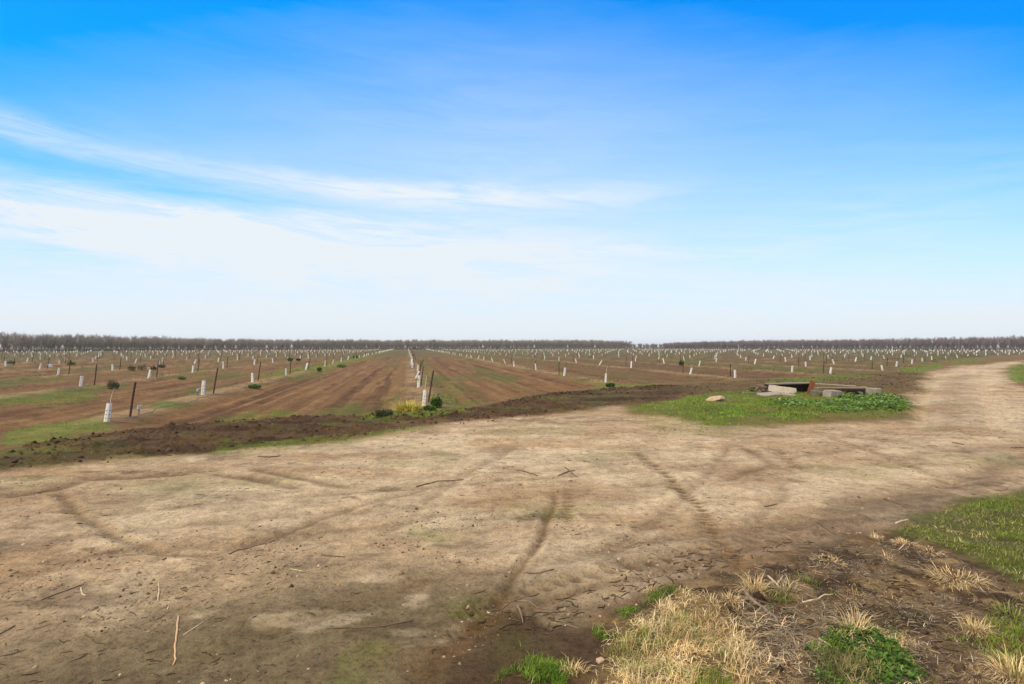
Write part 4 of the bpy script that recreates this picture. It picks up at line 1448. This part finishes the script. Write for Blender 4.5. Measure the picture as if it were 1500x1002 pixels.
for i, (pp, rp, mt, lab) in enumerate(STICK):
    rnd = random.Random(900 + i)
    raw = [G(*p) for p in pp]
    pts = []
    for k in range(len(raw) - 1):
        for q in range(4):
            t = q / 4
            pts.append((raw[k][0] * (1 - t) + raw[k + 1][0] * t, raw[k][1] * (1 - t) + raw[k + 1][1] * t))
    pts.append(raw[-1])
    y0 = sum(p[1] for p in pts) / len(pts)
    r = rp * y0 / F * .68
    n = len(pts)
    hz = height(np.array([p[0] for p in pts]), np.array([p[1] for p in pts]))
    P3_ = [(p[0] + rnd.uniform(-1, 1) * r * .5, p[1] + rnd.uniform(-1, 1) * r * .5, float(h) + r * .35 + rnd.uniform(0, .5) * r) for p, h in zip(pts, hz)]
    if 'standing' in lab:
        P3_ = [(p[0], p[1], p[2] + .05 * (1 - k / (n - 1))) for k, p in enumerate(P3_)]
    rad = [r * (1.1 - .5 * abs(k / (n - 1) - .25)) for k in range(n)]
    rad[-1] *= .6
    o = link('branch' if rp > 3 else 'stick', tube_mesh('stick', P3_, rad, M[mt], 7, .14, i))
    tag(o, lab, 'branch' if rp > 3 else 'stick', None if rp > 3 else 'sticks lying on the ground')

# a small stone by the dry grass
gx, gy = G(879, 973)
bm = rough_block((.045, .035, .022), 40, .006, 5, .009, .0)
solid('stone', bm, M['rock'], (gx, gy, gz(gx, gy)), (0, 0, .5), 'small buff stone at the left edge of the dry grass', 'stone', smooth=True)

# ------------------------------------------------------------------ drip line and risers by the left row
hv = -6.9 + .35
pts = []
for k in range(40):
    u = 14.8 + k * .33
    x, y = xy(u, hv + .10 * math.sin(k * .7) + .05 * math.sin(k * 1.9))
    pts.append((x, y))
hz = height(np.array([p[0] for p in pts]), np.array([p[1] for p in pts]))
tag(link('drip_hose', tube_mesh('drip_hose', [(p[0], p[1], float(h) + .004) for p, h in zip(pts, hz)], [.011] * 40, M['hose'], 6)),
    'grey drip irrigation hose lying along the left sapling row', 'hose')
for px, py, lab in ((203, 607, 'blue irrigation riser just behind the nearest left stake'), (289.5, 581, 'blue irrigation riser left of the second sapling on the drip hose')):
    x, y = G(px, py)
    o = empty('irrigation_riser', (x, y, gz(x, y) - .02), lab, 'irrigation riser', 'blue irrigation risers')
    link('pipe', tube_mesh('pipe', [(0, 0, 0), (.01, 0, .1), (.0, 0, .20)], [.014] * 3, M['hose'], 8), o)
    bm = bmesh.new()
    bmesh.ops.create_cone(bm, cap_ends=True, segments=10, radius1=.04, radius2=.028, depth=.09, matrix=Matrix.Translation((0, 0, .20)))
    bmesh.ops.create_cone(bm, cap_ends=True, segments=8, radius1=.014, radius2=.014, depth=.13, matrix=Matrix.Translation((.03, 0, .23)) @ Matrix.Rotation(R(70), 4, 'Y'))
    link('valve', bm_mesh('valve', bm, M['blue']), o)
# crumpled sheet by a far sapling
gx, gy = G(73, 536)
bm = rough_block((.34, .14, .24), 41, .05, 7, .03, .1)
solid('plastic_sheet', bm, M['sheet'], (gx, gy, gz(gx, gy)), (0, R(14), .4), 'crumpled bluish white plastic sheet among the far left saplings', 'plastic sheet')
for px, py, h, lab in ((1307, 514, 1.55, 'thin white post at the near edge of the bare right-hand wood'), (1082, 511.5, 2.3, 'thin white post far right of the gap in the woods')):
    x, y = G(px, py)
    bm = bmesh.new()
    bmesh.ops.create_cone(bm, cap_ends=True, segments=10, radius1=.13, radius2=.12, depth=h, matrix=Matrix.Translation((0, 0, h / 2)))
    bmesh.ops.create_cone(bm, cap_ends=True, segments=10, radius1=.17, radius2=.05, depth=.12, matrix=Matrix.Translation((0, 0, h + .06)))
    solid('white_post', bm, M['post'], (x, y, 0), (0, 0, 0), lab, 'post', 'white posts')


# ------------------------------------------------------------------ the bare winter woods behind the orchard
def wood(name, line, rows, gap, lo, hi, label, seed):
    """line: (photo x, distance, tree height)"""
    r_ = np.random.default_rng(seed)
    L = np.array([((px - CX) * d / F, d, h) for px, d, h in line])
    seg = np.hypot(np.diff(L[:, 0]), np.diff(L[:, 1]))
    s = np.concatenate([[0], np.cumsum(seg)])
    parts = []
    T = []
    for rr_ in range(rows):
        q = np.arange(r_.uniform(0, gap), s[-1], gap)
        q = q + r_.normal(0, .6, len(q))
        x, y, h = (np.interp(q, s, L[:, k]) for k in range(3))
        T.append(np.stack([x + r_.normal(0, .4, len(q)), y + rr_ * gap + r_.normal(0, .4, len(q)), h * r_.uniform(.86, 1.05, len(q)) * (1 + (r_.uniform(0, 1, len(q)) < .03) * .10)], 1))
    T = np.vstack(T)
    n = len(T)
    zg = np.full(n, -.05)
    # trunk and limbs
    def slivers(A, B, wa, wb, cols):
        m = len(A)
        d = B - A
        sd = np.stack([d[:, 2] * 1.0 + .3, d[:, 0] * .0 + r_.normal(0, .6, m), -d[:, 0]], 1)
        sd /= np.linalg.norm(sd, axis=1, keepdims=True)
        V = np.stack([A - sd * wa[:, None] / 2, A + sd * wa[:, None] / 2, B + sd * wb[:, None] / 2, B - sd * wb[:, None] / 2], 1).reshape(-1, 3)
        k = np.arange(m)[:, None] * 4
        return V, np.concatenate([k + np.array([0, 1, 2]), k + np.array([0, 2, 3])], 0), np.repeat(cols, 4, 0)
    base = np.stack([T[:, 0], T[:, 1], zg], 1)
    fork = base + np.stack([r_.normal(0, .1, n), r_.normal(0, .1, n), T[:, 2] * .26], 1)
    dk = np.array([.10, .078, .062])
    for turn in (0, 1):
        v, f, c = slivers(base, fork, np.full(n, .26), np.full(n, .2), np.tile(dk, (n, 1)))
        if turn:
            c0 = np.repeat(base, 4, 0)
            v = np.stack([c0[:, 0] + (v[:, 1] - c0[:, 1]), c0[:, 1] + (v[:, 0] - c0[:, 0]), v[:, 2]], 1)
        parts.append((v, f, c))
    NL, NT = 8, 520
    a = r_.uniform(0, 6.28, (n, NL))
    sp = r_.uniform(.14, .36, (n, NL)) * T[:, 2:3]
    ends = np.stack([T[:, 0:1] + np.cos(a) * sp, T[:, 1:2] + np.sin(a) * sp, T[:, 2:3] * r_.uniform(.6, .92, (n, NL))], -1)
    A = np.repeat(fork, NL, 0)
    B = ends.reshape(-1, 3)
    v, f, c = slivers(A, B, np.full(len(A), .13), np.full(len(A), .05), np.tile(dk * 1.2, (len(A), 1)))
    parts.append((v, f, c))
    idx = np.repeat(np.arange(n), NT)
    li = r_.integers(0, NL, n * NT)
    t = r_.uniform(.15, 1.0, n * NT)
    P0 = fork[idx] * (1 - t)[:, None] + ends[idx, li] * t[:, None]
    P0[:, 2] -= r_.uniform(0, .25, len(P0)) * T[idx, 2] * (1 - t)
    ll = r_.uniform(.5, 1.25, len(P0))
    aa = r_.uniform(0, 6.28, len(P0))
    el = r_.uniform(.2, 1.4, len(P0))
    P1_ = P0 + np.stack([np.cos(aa) * np.cos(el), np.sin(aa) * np.cos(el), np.sin(el)], 1) * ll[:, None]
    hfr = np.clip(P0[:, 2] / T[idx, 2], 0, 1)[:, None]
    cc = (np.array(lo) * (1 - hfr) + np.array(hi) * hfr) * (1 + .16 * r_.uniform(-1, 1, (len(P0), 1))) * (1 + .12 * r_.uniform(-1, 1, n))[idx][:, None]
    v, f, c = slivers(P0, P1_, r_.uniform(.04, .10, len(P0)), np.full(len(P0), .02), cc)
    parts.append((v, f, c))
    # brush at the feet
    m = n * 26
    idx = r_.integers(0, n, m)
    Pb = base[idx] + np.stack([r_.normal(0, 1.6, m), r_.normal(0, 1.0, m), np.zeros(m)], 1)
    v, f = blades(Pb, r_.uniform(.3, 1.1, m), r_.uniform(.08, .2, m), r_.uniform(.0, .8, m), r_.uniform(0, 6.28, m))
    parts.append((v, f, tints(m, 5, [tuple(np.array(lo) * .8), tuple(np.array(lo) * 1.1), (.055, .06, .028)], .3)))
    V, Fc, Cc = join(parts)
    return tag(link(name, np_mesh(name, V, Fc, M['twig'], np.clip(Cc, .01, .5))), label, 'wood', None, 'stuff')


wood('distant_wood', [(-330, 158, 6.6), (0, 178, 6.3), (150, 205, 5.8), (300, 235, 5.0), (550, 285, 5.1), (760, 310, 5.5), (880, 322, 5.6), (926, 328, 4.7)], 9, 4.2,
     (.190, .182, .100), (.300, .258, .232), 'long grey brown belt of bare trees behind the orchard at the left', 1)
wood('distant_wood', [(988, 350, 3.9), (1040, 335, 4.6), (1110, 312, 5.2), (1300, 272, 5.5), (1500, 238, 6.3), (1760, 212, 6.6)], 9, 4.2,
     (.165, .132, .118), (.255, .200, .195), 'purplish brown belt of bare trees behind the orchard at the right', 2)
wood('distant_wood', [(890, 430, 3.4), (1030, 430, 3.6)], 4, 5.0, (.20, .18, .15), (.28, .25, .22),
     'low faint far wood seen in the gap between the two belts', 3)

# ------------------------------------------------------------------ the air
bm = bmesh.new()
bmesh.ops.create_cube(bm, size=1, matrix=Matrix.Translation((0, 250, 4.75)) @ Matrix.Diagonal((6100, 6900, 12.5, 1)))
hm = bpy.data.materials.new('haze')
hm.use_nodes = True
hm.node_tree.nodes.clear()
ho = hm.node_tree.nodes.new('ShaderNodeOutputMaterial')
hv = hm.node_tree.nodes.new('ShaderNodeVolumePrincipled')
hv.inputs['Color'].default_value = (.86, .88, .92, 1)
hv.inputs['Density'].default_value = .00038
hm.node_tree.links.new(hv.outputs[0], ho.inputs['Volume'])
tag(link('haze', bm_mesh('haze', bm, hm)), kind='stuff')

# ------------------------------------------------------------------ sky and sun
w = bpy.data.worlds.new('World')
scene.world = w
w.use_nodes = True
nt = w.node_tree
ns, ln = nt.nodes, nt.links
bg = ns['Background']
SUN_EL, SUN_AZ = R(50), R(-112)                    # high, to the left and a little behind (azimuth from straight ahead)


def mth(op, a, b=None, c=None, clamp=False):
    n = ns.new('ShaderNodeMath')
    n.operation = op
    n.use_clamp = clamp
    for i, q in enumerate((a, b, c)):
        if q is None:
            continue
        if isinstance(q, (int, float)):
            n.inputs[i].default_value = q
        else:
            ln.new(q, n.inputs[i])
    return n.outputs[0]


def mapr(v, a, b, c=0.0, d=1.0):
    n = ns.new('ShaderNodeMapRange')
    n.interpolation_type = 'SMOOTHSTEP'
    ln.new(v, n.inputs[0])
    for i, q in enumerate((a, b, c, d)):
        n.inputs[i + 1].default_value = q
    return n.outputs[0]


def comb(x, y, z=0.0):
    n = ns.new('ShaderNodeCombineXYZ')
    for i, q in enumerate((x, y, z)):
        if isinstance(q, (int, float)):
            n.inputs[i].default_value = q
        else:
            ln.new(q, n.inputs[i])
    return n.outputs[0]


sky = ns.new('ShaderNodeTexSky')
sky.sky_type = 'NISHITA'
sky.sun_disc = False
sky.sun_elevation = SUN_EL
sky.sun_rotation = SUN_AZ
sky.air_density = 1.0
sky.dust_density = .3
sky.ozone_density = 1.5
tc = ns.new('ShaderNodeTexCoord')
sx = ns.new('ShaderNodeSeparateXYZ')
ln.new(tc.outputs['Generated'], sx.inputs[0])
X_, Y_, Z_ = sx.outputs
az = mth('ARCTAN2', X_, Y_)
el = mth('ARCSINE', Z_)


def nz(vec, scale, detail, rough=.55, dist=0.0):
    n = noise_node(nt, scale, detail, rough, vec)
    n.inputs['Distortion'].default_value = dist
    return n.outputs['Fac']


zc = mth('ADD', mth('MAXIMUM', Z_, 0.0), .10)
plane = comb(mth('DIVIDE', X_, zc), mth('DIVIDE', Y_, zc))
mp = ns.new('ShaderNodeMapping')
mp.inputs['Scale'].default_value = (.35, 1.1, 1)
mp.inputs['Rotation'].default_value = (0, 0, R(14))
ln.new(plane, mp.inputs['Vector'])
n_big = nz(plane, .55, 4, .5, .6)
n_str = nz(mp.outputs['Vector'], 1.1, 8, .6, 1.2)
wisp = comb(mth('MULTIPLY', az, 2.2), mth('MULTIPLY', el, 9.0))
n_w = nz(wisp, 2.0, 7, .6, .8)
n_soft = nz(wisp, .9, 4, .5, .3)


def band(ca, wa, ce, we, slope=0.0, amp=.06):
    """a soft elongated cloud: centre and half-size in azimuth / elevation"""
    e2 = mth('SUBTRACT', mth('SUBTRACT', el, ce), mth('MULTIPLY', mth('SUBTRACT', az, ca), slope))
    e2 = mth('ADD', e2, mth('MULTIPLY', mth('SUBTRACT', n_w, .5), amp))
    q = mth('ADD', mth('POWER', mth('DIVIDE', mth('ABSOLUTE', e2), we), 2.0), mth('POWER', mth('DIVIDE', mth('ABSOLUTE', mth('SUBTRACT', az, ca)), wa), 2.0))
    return mth('EXPONENT', mth('MULTIPLY', q, -1.0))


# veil that thickens towards the horizon, thinner to both sides higher up
side = mth('MULTIPLY', mth('MULTIPLY', az, az), mapr(el, .02, .28, 0.0, -.66))
v1 = mth('ADD', mth('MULTIPLY_ADD', el, -1.95, 1.09), side)
v1 = mth('ADD', v1, mth('MULTIPLY', mth('SUBTRACT', n_soft, .5), .20))
v1 = mth('ADD', v1, mth('MULTIPLY', mth('SUBTRACT', n_str, .5), .16))
fib = comb(mth('MULTIPLY', az, 3.0), mth('MULTIPLY', mth('ADD', el, mth('MULTIPLY', az, .05)), 26.0))
n_fib = nz(fib, 1.6, 8, .62, 1.0)
v1 = mth('ADD', v1, mth('MULTIPLY', mth('SUBTRACT', n_fib, .5), .10))


def streak(ca, wa, ce, we, slope, amt, amp=.05):
    tex = mapr(n_fib, .30, .62, .35, 1.15)
    return mth('MULTIPLY', mth('MULTIPLY', band(ca, wa, ce, we, slope, amp), tex), amt)


cl = v1
for q in ((-.22, .36, .260, .018, -.015, .42, .04), (-.76, .17, .284, .018, -.05, .42, .04), (-.60, .48, .175, .042, -.03, .50, .06), (-.35, .30, .205, .015, .02, .14, .05), (-.30, .50, .150, .055, -.02, .16, .08), (-.05, .30, .215, .045, -.05, .03, .08),
          (.22, .12, .165, .012, -.05, .14, .03), (.20, .10, .250, .03, .1, .08, .05), (.62, .25, .20, .05, .1, .10, .06), (-.02, .26, .36, .10, 0, .06, .1)):
    cl = mth('ADD', cl, streak(*q))
cl = mth('SUBTRACT', cl, mth('MULTIPLY', band(-.52, .26, .232, .016, -.06, .05), .16))
cl = mth('SUBTRACT', cl, mth('MULTIPLY', band(-.68, .10, .130, .012, 0, .03), .12))
over = mth('MAXIMUM', mapr(el, .62, .86, 0.0, .97), mth('MULTIPLY', mapr(Y_, .30, -.25), mapr(el, -.2, .5, .97, .90)))   # unseen warm cloud sheet overhead and behind, added to whiten the ambient light
cl = mth('MULTIPLY', mth('MAXIMUM', cl, 0.0), 1.0, None, True)
hue = comb(.030, mth('MAXIMUM', mth('MULTIPLY_ADD', mth('MULTIPLY', az, az), -.60, 1.76), 1.35), 3.1)
tint = mixrgb(nt, 'MULTIPLY', 1.0, sky.outputs['Color'], hue)
SKY_S = .10
white = (8.25, 9.0, 9.6)
final = mixrgb(nt, 'MIX', cl, tint, white)
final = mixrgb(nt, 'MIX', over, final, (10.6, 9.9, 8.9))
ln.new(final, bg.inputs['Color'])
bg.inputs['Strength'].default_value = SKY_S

sun = bpy.data.lights.new('sun', 'SUN')
sun.energy = 3.6
sun.angle = R(14)
sun.color = (1.0, .87, .68)
so = bpy.data.objects.new('sun', sun)
C.objects.link(so)
dirv = Vector((math.sin(SUN_AZ) * math.cos(SUN_EL), math.cos(SUN_AZ) * math.cos(SUN_EL), math.sin(SUN_EL)))
so.rotation_euler = dirv.to_track_quat('Z', 'Y').to_euler()
so.location = dirv * 50

scene.view_settings.view_transform = 'Standard'
scene.view_settings.look = 'None'
scene.view_settings.gamma = 1
scene.view_settings.exposure = 0
scene.view_settings.use_curve_mapping = False
scene.cycles.max_bounces = 4
scene.cycles.diffuse_bounces = 2
scene.cycles.use_denoising = True
